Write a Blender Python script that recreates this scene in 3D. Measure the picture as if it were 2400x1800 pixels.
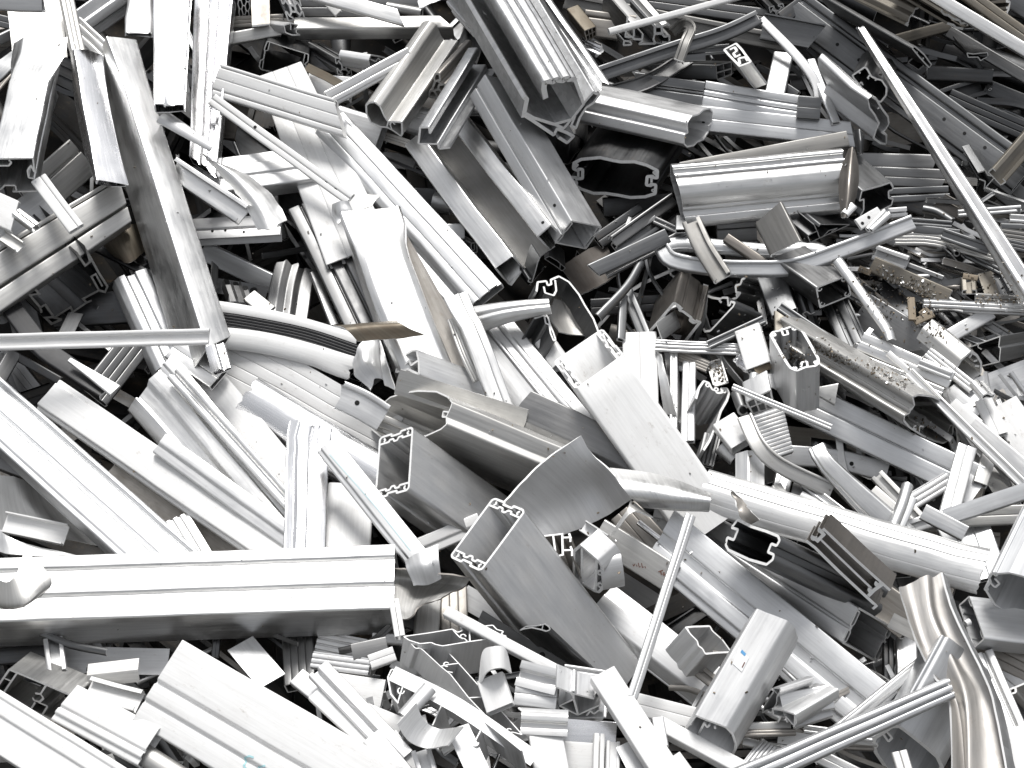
import bpy, math, random
import numpy as np
from mathutils import Vector, noise
from mathutils.bvhtree import BVHTree

# ------------------------------------------------------------------ camera, sky, sun, exposure
for _o in list(bpy.data.objects): bpy.data.objects.remove(_o)
SC = bpy.context.scene
COL = SC.collection
S = 0.0008                      # metres per unit (one unit = one photo pixel at the reference distance)
FOC = 4000.0                    # focal length and reference distance in units
KSL = 0.55                      # how fast the heap recedes going up
PITCH = math.radians(42)
CAMZ = 2.95
FW = np.array([0, math.cos(PITCH), -math.sin(PITCH)])
UP = np.array([0, math.sin(PITCH), math.cos(PITCH)])
RT = np.array([1.0, 0, 0])
CAMP = np.array([0, 0, CAMZ])
cd = bpy.data.cameras.new('camera'); cam = bpy.data.objects.new('camera', cd); COL.objects.link(cam)
cd.sensor_width = 36; cd.lens = 36 * FOC / 2400; cd.clip_start = 0.05; cd.clip_end = 500
cam.location = CAMP; cam.rotation_euler = (math.pi / 2 - PITCH, 0, 0)
SC.camera = cam

SUN_EL, SUN_ROT = math.radians(64), math.radians(358)
W = bpy.data.worlds.new('World'); SC.world = W; W.use_nodes = True
wn, wl = W.node_tree.nodes, W.node_tree.links
bg = wn['Background']
sky = wn.new('ShaderNodeTexSky'); sky.sky_type = 'NISHITA'; sky.sun_disc = False
sky.sun_elevation = SUN_EL; sky.sun_rotation = SUN_ROT
sky.air_density = 1.0; sky.dust_density = 1.5; sky.ozone_density = 1.0
hs = wn.new('ShaderNodeHueSaturation'); hs.inputs['Saturation'].default_value = 0.12
wl.new(sky.outputs[0], hs.inputs['Color'])
# overcast: brightest overhead, a third of that at the horizon (standard overcast sky)
wtc = wn.new('ShaderNodeTexCoord'); wsx = wn.new('ShaderNodeSeparateXYZ'); wl.new(wtc.outputs['Generated'], wsx.inputs[0])
wmr = wn.new('ShaderNodeMapRange'); wl.new(wsx.outputs['Z'], wmr.inputs[0]); wmr.inputs[3].default_value = .3333; wmr.inputs[4].default_value = 1.0
wmx = wn.new('ShaderNodeMix'); wmx.data_type = 'RGBA'; wmx.blend_type = 'MULTIPLY'; wmx.inputs[0].default_value = 1
wl.new(hs.outputs[0], wmx.inputs[6]); wl.new(wmr.outputs[0], wmx.inputs[7]); wl.new(wmx.outputs[2], bg.inputs['Color'])
bg.inputs['Strength'].default_value = 0.14
sd = bpy.data.lights.new('sun', 'SUN'); sd.energy = 2.2; sd.angle = math.radians(20); sd.color = (1, .98, .95)
sun = bpy.data.objects.new('sun', sd); COL.objects.link(sun)
_az = SUN_ROT
_dir = Vector((math.sin(_az) * math.cos(SUN_EL), math.cos(_az) * math.cos(SUN_EL), math.sin(SUN_EL)))
sun.rotation_euler = _dir.to_track_quat('Z', 'Y').to_euler(); sun.location = (0, 0, 6)
SC.view_settings.view_transform = 'Standard'; SC.view_settings.look = 'None'
SC.view_settings.exposure = 0.65; SC.view_settings.gamma = 1; SC.view_settings.use_curve_mapping = False
SC.cycles.max_bounces = 5; SC.cycles.glossy_bounces = 4; SC.cycles.diffuse_bounces = 2
SC.cycles.use_denoising = True
SC.cycles.caustics_reflective = True

# ------------------------------------------------------------------ materials
MATS = {}
def mk(name, col, metal, rough, streak=.15, dirt=0., dirtcol=(.16, .11, .06), spec=.5, bump=.12, spangle=0, rvar=.12, coat=0.):
    m = bpy.data.materials.new(name); m.use_nodes = True
    n, l = m.node_tree.nodes, m.node_tree.links
    p = n['Principled BSDF']
    uv = n.new('ShaderNodeUVMap'); uv.uv_map = 'UVMap'
    oi = n.new('ShaderNodeObjectInfo')
    add = n.new('ShaderNodeVectorMath'); add.operation = 'MULTIPLY_ADD'
    cmb = n.new('ShaderNodeCombineXYZ'); l.new(oi.outputs['Random'], cmb.inputs[2]); l.new(oi.outputs['Random'], cmb.inputs[0])
    add.inputs[1].default_value = (1, 1, 1)
    mulr = n.new('ShaderNodeVectorMath'); mulr.operation = 'SCALE'; mulr.inputs['Scale'].default_value = 97.
    l.new(cmb.outputs[0], mulr.inputs[0])
    l.new(uv.outputs[0], add.inputs[0]); l.new(mulr.outputs[0], add.inputs[2])
    # streaks drawn along the extrusion
    mp = n.new('ShaderNodeMapping'); mp.inputs['Scale'].default_value = (.008, .17, 1); l.new(add.outputs[0], mp.inputs[0])
    st = n.new('ShaderNodeTexNoise'); st.inputs['Scale'].default_value = 1; st.inputs['Detail'].default_value = 5; st.inputs['Roughness'].default_value = .65
    l.new(mp.outputs[0], st.inputs['Vector'])
    # cloudy handling marks
    mp2 = n.new('ShaderNodeMapping'); mp2.inputs['Scale'].default_value = (.016, .022, 1); l.new(add.outputs[0], mp2.inputs[0])
    cl = n.new('ShaderNodeTexNoise'); cl.inputs['Scale'].default_value = 1; cl.inputs['Detail'].default_value = 6; cl.inputs['Roughness'].default_value = .6
    l.new(mp2.outputs[0], cl.inputs['Vector'])
    def mix(fac, a, b):
        x = n.new('ShaderNodeMix'); x.data_type = 'RGBA'
        if isinstance(fac, float): x.inputs[0].default_value = fac
        else: l.new(fac, x.inputs[0])
        for v, i in ((a, 6), (b, 7)):
            if isinstance(v, tuple): x.inputs[i].default_value = (*v[:3], 1)
            else: l.new(v, x.inputs[i])
        return x.outputs[2]
    def ramp(src, a, b, va=0., vb=1.):
        r = n.new('ShaderNodeMapRange'); r.inputs[1].default_value = a; r.inputs[2].default_value = b
        r.inputs[3].default_value = va; r.inputs[4].default_value = vb; l.new(src, r.inputs[0]); return r.outputs[0]
    lo = tuple(c * (1 - streak) for c in col); hi = tuple(min(.97, c * (1 + streak * .55)) for c in col)
    c0 = mix(ramp(st.outputs[0], .32, .68), lo, hi)
    obr = ramp(oi.outputs['Random'], 0, 1, .0, .22)
    c0 = mix(obr, c0, tuple(c * .72 for c in col))
    if spangle:
        vo = n.new('ShaderNodeTexVoronoi'); vo.inputs['Scale'].default_value = .09; l.new(add.outputs[0], vo.inputs['Vector'])
        sp = n.new('ShaderNodeSeparateColor'); l.new(vo.outputs['Color'], sp.inputs[0])
        c0 = mix(ramp(sp.outputs[0], 0, 1, 0, float(spangle)), c0, tuple(c * .55 for c in col))
    # specks and grime
    mp3 = n.new('ShaderNodeMapping'); mp3.inputs['Scale'].default_value = (.05, .09, 1); l.new(add.outputs[0], mp3.inputs[0])
    sk = n.new('ShaderNodeTexNoise'); sk.inputs['Scale'].default_value = 1; sk.inputs['Detail'].default_value = 7; sk.inputs['Roughness'].default_value = .72
    l.new(mp3.outputs[0], sk.inputs['Vector'])
    mlt = n.new('ShaderNodeMath'); mlt.operation = 'MULTIPLY'
    l.new(ramp(sk.outputs[0], .60 - .08 * dirt, .74), mlt.inputs[0]); l.new(ramp(cl.outputs[0], .42, .62, .12, 1.), mlt.inputs[1])
    ml2 = n.new('ShaderNodeMath'); ml2.operation = 'MULTIPLY'; l.new(mlt.outputs[0], ml2.inputs[0]); ml2.inputs[1].default_value = .25 + .7 * dirt
    c1 = mix(ml2.outputs[0], c0, dirtcol)
    if dirt > .2:
        ml3 = n.new('ShaderNodeMath'); ml3.operation = 'MULTIPLY'; l.new(ramp(cl.outputs[0], .45, .75), ml3.inputs[0]); ml3.inputs[1].default_value = .55 * dirt
        c1 = mix(ml3.outputs[0], c1, tuple((a + b) / 2 for a, b in zip(col, dirtcol)))
    l.new(c1, p.inputs['Base Color'])
    # metalness drops where there is grime
    if metal > 0:
        mm = n.new('ShaderNodeMath'); mm.operation = 'MULTIPLY_ADD'; l.new(ml2.outputs[0], mm.inputs[0]); mm.inputs[1].default_value = -metal; mm.inputs[2].default_value = metal
        l.new(mm.outputs[0], p.inputs['Metallic'])
    else: p.inputs['Metallic'].default_value = 0
    ra = n.new('ShaderNodeMath'); ra.operation = 'ADD'
    l.new(ramp(cl.outputs[0], .3, .7, rough - rvar * .6, rough + rvar), ra.inputs[0]); l.new(ramp(st.outputs[0], .3, .7, -.05, .07), ra.inputs[1])
    l.new(ra.outputs[0], p.inputs['Roughness'])
    p.inputs['Specular IOR Level'].default_value = spec
    if coat: p.inputs['Coat Weight'].default_value = coat
    if bump:
        bp = n.new('ShaderNodeBump'); bp.inputs['Strength'].default_value = bump; bp.inputs['Distance'].default_value = .0012
        ad = n.new('ShaderNodeMath'); ad.operation = 'ADD'
        l.new(ramp(st.outputs[0], 0, 1, 0, .35), ad.inputs[0]); l.new(cl.outputs[0], ad.inputs[1])
        l.new(ad.outputs[0], bp.inputs['Height']); l.new(bp.outputs[0], p.inputs['Normal'])
    MATS[name] = m
    return m
mk('mill', (.72, .72, .715), 1, .36, .13, .2)
mk('satin', (.66, .662, .664), .86, .47, .12, .18)
mk('satin_blue', (.645, .652, .66), .88, .45, .12)
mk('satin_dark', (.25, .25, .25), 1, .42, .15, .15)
mk('mirror', (.80, .80, .81), 1, .23, .08, rvar=.06, bump=.06)
mk('white', (.77, .77, .765), 0, .38, .08, .32, bump=.05)
mk('whitem', (.73, .73, .725), .75, .36, .15, .28)
mk('beige', (.56, .555, .54), .85, .45, .18, .25, (.20, .17, .13))
mk('tan', (.37, .35, .325), .7, .48, .22, .5)
mk('rust', (.15, .13, .10), .6, .5, .3, .7, (.10, .045, .02))
mk('bronze', (.19, .175, .16), .85, .36, .2, .2)
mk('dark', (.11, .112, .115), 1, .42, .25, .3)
mk('satin_dim', (.20, .203, .206), 1, .42, .18, .15)  # dim satin, beige and tan: upper-right shade put into the base colour
mk('beige_dim', (.26, .255, .245), .85, .46, .16, .35, (.14, .11, .08))
mk('anod', (.76, .76, .755), 1, .31, .07, .1)
mk('anod_grey', (.63, .63, .627), 1, .43, .09, .32)
mk('stained', (.47, .455, .435), .9, .44, .2, .45, (.17, .11, .06))
mk('tan_dim', (.20, .185, .16), .7, .5, .25, .5)
mk('galv', (.55, .555, .56), .9, .40, .12, .25, spangle=.5)
mk('black', (.018, .018, .02), 0, .42, .4, .1, (.09, .085, .08))
mk('brown', (.12, .105, .092), .2, .6, .3, .8, (.05, .03, .02))
mk('cut', (.92, .92, .91), .15, .42, .08, bump=.3)
mk('deep', (.055, .055, .055), 1, .5, .3, .4)  # near-black metal for deep offcuts: shade of the gaps put into the colour
mk('gap_shade', (.018, .017, .016), 0, .95, .3, .5)  # near-black backing colour, painted shade for the gaps between pieces
mk('ground', (.09, .088, .083), 0, .9, .1, .3)
mk('chip', (.27, .22, .16), 0, .7, .35, .4)
mk('cyan_ink', (.40, .66, .70), 0, .5, .1)
mk('brown_ink', (.16, .07, .05), 0, .6, .1)
mk('blue_print', (.10, .33, .62), 0, .5, .05)
mk('paper', (.80, .81, .82), 0, .6, .03)
mk('hole', (.008, .008, .008), 0, .8, .1)

# ------------------------------------------------------------------ projecting helpers
ZO = [0, 0]; ZF = 3.456
def z(ox, oy): ZO[0], ZO[1] = ox, oy
def src(p): return (ZO[0] + p[0] / ZF, ZO[1] + p[1] / ZF)
def plane_depth(py):
    yu = 900 - py
    return FOC / (1 - KSL * max(-1500, min(1700, yu)) / FOC)
def unproj(px, py, depth):      # units, camera space -> heap space (units)
    return np.array([(px - 1200) * depth / FOC, (900 - py) * depth / FOC, depth])
def pt(p, lift): return unproj(p[0], p[1], plane_depth(p[1]) - lift)
BAS = np.stack([RT, UP, FW])
def world(a): return CAMP + (np.asarray(a) @ BAS) * S

# ------------------------------------------------------------------ profile geometry
def fillet(P, closed, r=2.6):
    P = [np.array(p, float) for p in P]; n = len(P); out = []
    for i in range(n):
        if not closed and i in (0, n - 1): out.append(P[i]); continue
        a, b, c = P[i - 1], P[i], P[(i + 1) % n]
        d1, d2 = a - b, c - b; l1, l2 = np.linalg.norm(d1), np.linalg.norm(d2)
        if l1 < 1e-6 or l2 < 1e-6: continue
        ca = np.dot(d1, d2) / l1 / l2
        if ca < -.94 or r <= 0: out.append(b); continue
        q = min(r, .38 * l1, .38 * l2)
        p0, p2 = b + d1 / l1 * q, b + d2 / l2 * q
        for t in (0, .33, .67, 1): out.append((1 - t) ** 2 * p0 + 2 * t * (1 - t) * b + t * t * p2)
    return out
def subdiv(P, closed, mx=45):
    out = []; n = len(P)
    for i in range(n if closed else n - 1):
        a, b = P[i], P[(i + 1) % n]; k = max(1, int(np.ceil(np.linalg.norm(b - a) / mx)))
        for j in range(k): out.append(a + (b - a) * j / k)
    if not closed: out.append(P[-1])
    return out
def offs(P, closed, d):
    P = np.array(P); n = len(P); out = []
    for i in range(n):
        a = P[i - 1] if (closed or i > 0) else None; c = P[(i + 1) % n] if (closed or i < n - 1) else None
        b = P[i]; ns = []
        for s, e in ((a, b), (b, c)):
            if s is None or e is None: continue
            t = e - s; L = np.linalg.norm(t)
            if L > 1e-9: t = t / L; ns.append(np.array([-t[1], t[0]]))
        if not ns: ns = [np.array([0., 1.])]
        m = sum(ns); L = np.linalg.norm(m)
        if L < 1e-6: m = ns[0]; L = 1
        m = m / L; k = 1 / max(.5, float(np.dot(m, ns[0])))
        out.append(b + m * d * k)
    return np.array(out)

def arc(cx, cy, rx, ry, a0, a1, n=12):
    return [(cx + rx * math.cos(math.radians(a0 + (a1 - a0) * i / n)), cy + ry * math.sin(math.radians(a0 + (a1 - a0) * i / n))) for i in range(n + 1)]
def grooves(W, n, gw=3.2, gd=3.0):
    o = []
    for i in range(n):
        u = (-.5 + (i + 1) / (n + 1)) * W
        o += [(u - gw / 2, 0), (u - gw / 4, -gd), (u + gw / 4, -gd), (u + gw / 2, 0)]
    return o
def profile(code, W, H, t):
    """list of (part name, points(u,v), closed, thickness); v=0 is the face turned to the viewer"""
    k, _, arg = code.partition(':'); h = W / 2
    n = 0
    if arg[:1] == 'g': n = int(arg[1:])
    top = [(-h, 0)] + (grooves(W, n) if n else []) + [(h, 0)]
    if arg and arg[0] in '(-.0123456789' and k in ('box', 'cap', 'plate'):
        top = [(float(a.split(',')[0]) * W, float(a.split(',')[1])) for a in arg.split()]
    if k == 'box': return [('shell', top + [(h, -H), (-h, -H)], True, t)]
    if k == 'cap': return [('shell', [(-h, -H)] + top + [(h, -H)], False, t)]
    if k == 'plate': return [('shell', top, False, t)]
    if k == 'boxw': return [('shell', top + [(h, -H), (-h, -H)], True, t), ('web', [(-h * .3, -t / 2), (-h * .3, -H + t / 2)], False, t * .8), ('web', [(h * .35, -t / 2), (h * .35, -H + t / 2)], False, t * .8)]
    if k == 'chan': return [('web', [(-h, -H), (h, -H)], False, t), ('flange', [(-h, -H + t / 2), (-h, 0), (-h + 3 * t, 0)], False, t), ('flange', [(h, -H + t / 2), (h, 0), (h - 3 * t, 0)], False, t)]
    if k == 'u': return [('shell', [(-h, 0), (-h, -H), (h, -H), (h, 0)], False, t)]
    if k == 'ang': return [('shell', [(-h, -H), (-h, 0), (h, 0)], False, t)]
    if k == 'angr': return [('shell', [(h, -H), (h, 0), (-h, 0)], False, t)]
    if k == 'half': return [('shell', arc(0, -H, h, H, 0, 180, 16), False, t)]
    if k == 'halfg':
        a = arc(0, -H, h, H, 0, 180, 22); o = []
        for i, p in enumerate(a):
            o.append(p)
            if i in (6, 9, 15): o += [(p[0] * .99 - 1, -H + (p[1] + H) * .955), (p[0] * .99 - 3, -H + (p[1] + H) * .955)]
        return [('shell', o, False, t)]
    if k == 'pipe': return [('shell', arc(0, -H / 2, h, H / 2, 0, 345, 23), True, t)]
    if k == 'rbox':
        r = min(h, H / 2) * .55
        P = []
        for cx, cy, a in ((h - r, -H + r, -90), (h - r, -r, 0), (-h + r, -r, 90), (-h + r, -H + r, 180)): P += arc(cx, cy, r, r, a, a + 90, 5)
        return [('shell', P, True, t)]
    if k == 'rail':
        e = max(5, W * .16)
        return [('web', [(-h + e, -H * .4), (h - e, -H * .4)], False, t), ('lip', [(-h, -H), (-h, 0), (-h + e, 0), (-h + e, -H * .4 - t / 2)], False, t), ('lip', [(h, -H), (h, 0), (h - e, 0), (h - e, -H * .4 - t / 2)], False, t)]
    if k == 'twin':
        r = W * .2
        return [('bead', arc(-h + r, -r, r, r, 0, 330, 11), True, t * .7), ('bead', arc(h - r, -r, r, r, 0, 330, 11), True, t * .7), ('web', [(-h + 2 * r, -r), (h - 2 * r, -r)], False, t)]
    if k == 'trough':
        e = W * .3
        return [('web', [(-h + e * .7, -H), (h - e * .55, -H)], False, t), ('rail', [(-h, -H), (-h, 0), (-h + e, 0), (-h + e, -H)], True, t), ('rail', [(h - e * .85, -H), (h - e * .85, 0), (h, 0), (h, -H)], True, t)]
    if k == 'ribs':
        m = int(arg or 8); o = []
        for i in range(m):
            u0 = -h + W * i / m; w = W / m
            o += [(u0, 0), (u0 + w * .62, 0), (u0 + w * .62, -max(2.5, w * .25)), (u0 + w, -max(2.5, w * .25))]
        return [('shell', o + [(h, 0), (h, -H), (-h, -H)], True, t)]
    if k == 'steps':
        m = int(arg or 4); o = []
        for i in range(m): o += [(-h + W * i / m, -H * (i % 2)), (-h + W * (i + .9) / m, -H * (i % 2))]
        return [('shell', o, False, t)]
    if k == 'hslat':
        return [('shell', [(-h, 0), (h, 0), (h, -H), (-h, -H)], True, t), ('fin', [(-h - 6, -H - 3), (-h - 6, 3)], False, t), ('web', [(0, -t / 2), (0, -H + t / 2)], False, t)]
    if k == 'vee': return [('shell', [(-h, -H), (-h * .1, 0), (h * .1, -3), (h, -H * .7)], False, t)]
    if k == 'wave': return [('shell', [(-h + W * i / 24, -H / 2 + H / 2 * math.sin(i / 24 * 6.28 * 1.2)) for i in range(25)], False, t)]
    raise ValueError(code)

def dentvec(p, seed, amp, fr=1 / 130.):
    v = noise.noise_vector(Vector((p[0] * fr + seed * 7.1, p[1] * fr - seed * 3.3, p[2] * fr + seed)))
    return np.array(v) * amp

def build_mesh(rings_o, rings_i, closed, lens, perims):
    """rings_o[k][i]: left/outer side, rings_i: right/inner side. returns verts, faces, uvs, matidx"""
    m = len(rings_o); n = len(rings_o[0]); V = np.concatenate([np.concatenate([a, b]) for a, b in zip(rings_o, rings_i)])
    F, U, M = [], [], []
    O = lambda k, i: k * 2 * n + i
    I = lambda k, i: k * 2 * n + n + i
    e = n if closed else n - 1
    pv = perims
    for k in range(m - 1):
        a, b = lens[k], lens[k + 1]
        for i in range(e):
            j = (i + 1) % n; s, q = pv[i], pv[i + 1]
            F.append((O(k, i), O(k + 1, i), O(k + 1, j), O(k, j))); U += [(a, s), (b, s), (b, q), (a, q)]; M.append(0)
            F.append((I(k, i), I(k, j), I(k + 1, j), I(k + 1, i))); U += [(a, s + 333), (a, q + 333), (b, q + 333), (b, s + 333)]; M.append(0)
        if not closed:
            F.append((O(k, 0), I(k, 0), I(k + 1, 0), O(k + 1, 0))); U += [(a, 0), (a, 3), (b, 3), (b, 0)]; M.append(0)
            F.append((O(k, n - 1), O(k + 1, n - 1), I(k + 1, n - 1), I(k, n - 1))); U += [(a, 0), (b, 0), (b, 3), (a, 3)]; M.append(0)
    for i in range(e):
        j = (i + 1) % n; s, q = pv[i], pv[i + 1]
        F.append((O(0, i), O(0, j), I(0, j), I(0, i))); U += [(0, s), (0, q), (4, q), (4, s)]; M.append(1)
        k = m - 1
        F.append((O(k, i), I(k, i), I(k, j), O(k, j))); U += [(0, s), (4, s), (4, q), (0, q)]; M.append(1)
    return V, F, U, M

ALL = []      # every top-level object built
def add_obj(name, V, F, U, M, mats, origin, parent=None, sharp=48):
    me = bpy.data.meshes.new(name)
    Vw = world(V) - origin
    me.from_pydata(Vw.tolist(), [], F)
    uvl = me.uv_layers.new(name='UVMap'); uvl.data.foreach_set('uv', np.array(U, 'f').ravel())
    for x in mats: me.materials.append(MATS[x])
    me.polygons.foreach_set('material_index', M)
    me.polygons.foreach_set('use_smooth', [True] * len(F))
    me.set_sharp_from_angle(angle=math.radians(sharp))
    o = bpy.data.objects.new(name, me); COL.objects.link(o)
    if parent: o.parent = parent
    else: o.location = origin
    return o
def assemble(name, label, cat, parts, mat, group=None):
    """parts: list of (part name, V, F, U, M, material or None, cut material or None)"""
    if len(parts):
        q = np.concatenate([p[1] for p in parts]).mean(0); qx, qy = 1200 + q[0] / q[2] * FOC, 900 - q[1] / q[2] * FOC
        if qx > 1180 and qy < 860 - .12 * (qx - 1200):       # upper right: metals swapped for darker copies, shade painted into their colour
            dimmed = {'satin': 'satin_dim', 'satin_blue': 'satin_dim', 'beige': 'beige_dim', 'tan': 'tan_dim'}
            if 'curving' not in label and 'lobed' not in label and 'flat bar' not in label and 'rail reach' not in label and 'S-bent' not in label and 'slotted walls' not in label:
                mat = dimmed.get(mat, mat); parts = [(*p[:5], dimmed.get(p[5], p[5]), *p[6:]) for p in parts]
    w = name.split('_')[-1]
    if w in ('panel', 'frame', 'slat', 'blade', 'lid', 'cap', 'side', 'end', 'shell'): name += '_offcut'
    if w == 'beam': name += '_profile'
    allv = np.concatenate([world(p[1]) for p in parts]); c = allv.mean(0); c[2] = allv[:, 2].min()
    if len(parts) == 1:
        p = parts[0]; root = add_obj(name, p[1], p[2], p[3], p[4], [p[5] or mat, p[6] or 'cut'], c)
    else:
        root = bpy.data.objects.new(name, None); COL.objects.link(root); root.location = c; root.empty_display_size = .03
        host = None
        for p in parts:      # small features of the main wall are its sub-parts
            par = host if host and p[0] in ('screw_port', 'fin', 'tooth', 'rib', 'lip', 'hook') else root
            o = add_obj(p[0], p[1], p[2], p[3], p[4], [p[5] or mat, p[6] or 'cut'], c, par)
            if host is None and p[0] in ('shell', 'wall', 'core', 'web', 'slat'): host = o
    root['label'] = label; root['category'] = cat
    if group: root['group'] = group
    ALL.append(root)
    return root

CNT = [0]
def sweep_section(polys, P3, frames, scale, nlen, opts, seed):
    """polys: (part,pts,closed,t) in (u,v); P3: path points; frames: (u,v) unit vectors per path point"""
    parts = []
    m = len(P3)
    T = [None] * m
    for k in range(m):
        a, b = P3[max(0, k - 1)], P3[min(m - 1, k + 1)]; t = b - a; T[k] = t / np.linalg.norm(t)
    lens = [0.]
    for k in range(1, m): lens.append(lens[-1] + np.linalg.norm(P3[k] - P3[k - 1]))
    L = lens[-1]
    dent = opts.get('dent', 1.4); jag = opts.get('jag', 0.); crush = opts.get('crush'); cut = opts.get('cut', (0, 0)); tap = opts.get('taper', (1, 1)); fl = opts.get('flare')
    jagend = opts.get('jagend', (1, 1))
    for pi, (pn, pts, closed, t) in enumerate(polys):
        A = subdiv(fillet(pts, closed, opts.get('r', 2.6)), closed, 45)
        A = np.array(A)
        q = np.concatenate([A, A[:1]]) if closed else A
        per = np.concatenate([[0], np.cumsum(np.linalg.norm(np.diff(q, axis=0), axis=1))]).tolist()
        if not closed: per.append(per[-1])
        lo, ro = offs(A, closed, t / 2), offs(A, closed, -t / 2)
        RO, RI = [], []
        for k in range(m):
            f = lens[k] / L; us, vs = 1., 1.
            us *= tap[0] + (tap[1] - tap[0]) * f
            if crush:
                for (end, amt, ext) in (crush if isinstance(crush[0], tuple) else (crush,)):
                    d = f if end == 0 else 1 - f
                    if d < ext:
                        w = .5 + .5 * math.cos(math.pi * d / ext); vs *= 1 - amt * w; us *= 1 + .18 * amt * w
            e = .25 * pi * (1 if k == m - 1 else -1 if k == 0 else 0)
            for side, R in ((lo, RO), (ro, RI)):
                Q = []
                for i, (u, v) in enumerate(side):
                    p = P3[k] + (frames[k][0] * u * us + frames[k][1] * v * vs) * scale
                    sh = 0.
                    if k == 0: sh = cut[0] * u
                    elif k == m - 1: sh = cut[1] * u
                    else: sh = cut[0] * u * max(0, 1 - f * 4) + cut[1] * u * max(0, 1 - (1 - f) * 4)
                    if jag and (k == 0 and jagend[0] or k == m - 1 and jagend[1]): sh += jag * noise.noise(Vector((u * .11, v * .11 + seed, k + seed * 3.)))
                    p = p + T[k] * (sh - e) * scale
                    if dent: p = p + dentvec(p, seed, dent * (1 + (2.5 if crush and vs < .8 else 0)))
                    Q.append(p)
                R.append(np.array(Q))
        parts.append((pn, *build_mesh(RO, RI, closed, lens, per)))
    return parts

def smooth_path(P, n):
    P = [np.array(p, float) for p in P]
    if len(P) == 2: return [P[0] + (P[1] - P[0]) * i / n for i in range(n + 1)]
    Q = [2 * P[0] - P[1]] + P + [2 * P[-1] - P[-2]]; out = []
    per = max(4, int(math.ceil(n / (len(P) - 1))))
    for i in range(1, len(Q) - 2):
        for j in range(per):
            t = j / per; a, b, c, d = Q[i - 1], Q[i], Q[i + 1], Q[i + 2]
            out.append(.5 * (2 * b + (c - a) * t + (2 * a - 5 * b + 4 * c - d) * t * t + (3 * b - a - 3 * c + d) * t ** 3))
    out.append(P[-1]); return out

def bar_parts(prof, pts, Wd, H, lift, roll=0, t=3.2, twist=0, zoom=True, **kw):
    CNT[0] += 1; seed = CNT[0] * 1.37
    if zoom: P2 = [src(p) for p in pts]; Wd = Wd / ZF; H = H / ZF
    else: P2 = [p[:2] for p in pts]
    lf = lift if isinstance(lift, (tuple, list)) else (lift, lift)
    n = len(pts); P3 = []
    for i, p in enumerate(P2):
        a = i / (n - 1); l = lf[0] + (lf[1] - lf[0]) * a if len(lf) == 2 else lf[i]
        P3.append(pt(p, l))
    L = sum(np.linalg.norm(P3[i + 1] - P3[i]) for i in range(n - 1))
    path = smooth_path(P3, kw.get('nseg', max(2, min(16, int(L / 55)))))
    m = len(path); frames = []
    mid = path[m // 2]; scale = mid[2] / FOC
    for k in range(m):
        a, b = path[max(0, k - 1)], path[min(m - 1, k + 1)]; T = b - a; T /= np.linalg.norm(T)
        view = -path[k] / np.linalg.norm(path[k])
        v0 = view - T * np.dot(view, T); v0 /= np.linalg.norm(v0)
        # camera space here is left-handed (x right, y up, z away); image-left of travel:
        tx, ty = b[0] / b[2] - a[0] / a[2], b[1] / b[2] - a[1] / a[2]
        u0 = np.cross(T, v0)
        pr = path[k] + u0 * 5; dx, dy = pr[0] / pr[2] - path[k][0] / path[k][2], pr[1] / pr[2] - path[k][1] / path[k][2]
        if tx * dy - ty * dx < 0: u0 = -u0
        r = math.radians(roll + twist * k / (m - 1))
        frames.append((math.cos(r) * u0 - math.sin(r) * v0, math.cos(r) * v0 + math.sin(r) * u0))
    polys = profile(prof, Wd, H, t) if isinstance(prof, str) else prof
    return sweep_section(polys, path, frames, scale, None, kw, seed)

def b(name, label, cat, prof, pts, Wd, H, lift, mat, roll=0, cutmat=None, group=None, pm=None, **kw):
    ps = bar_parts(prof, pts, Wd, H, lift, roll, **kw)
    return assemble(name, label, cat, [(p[0], p[1], p[2], p[3], p[4], (pm or {}).get(p[0]), cutmat) for p in ps], mat, group)

def comp(name, label, cat, specs, mat):
    """one thing made of several bars; specs: (part, prof, pts, W, H, lift, mat, roll, kw)"""
    out = []
    for (pn, prof, pts, Wd, H, lift, pmat, roll, kw) in specs:
        for p in bar_parts(prof, pts, Wd, H, lift, roll, **kw): out.append((pn if p[0] == 'shell' else p[0], p[1], p[2], p[3], p[4], pmat, kw.get('cm')))
    return assemble(name, label, cat, out, mat)

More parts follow.
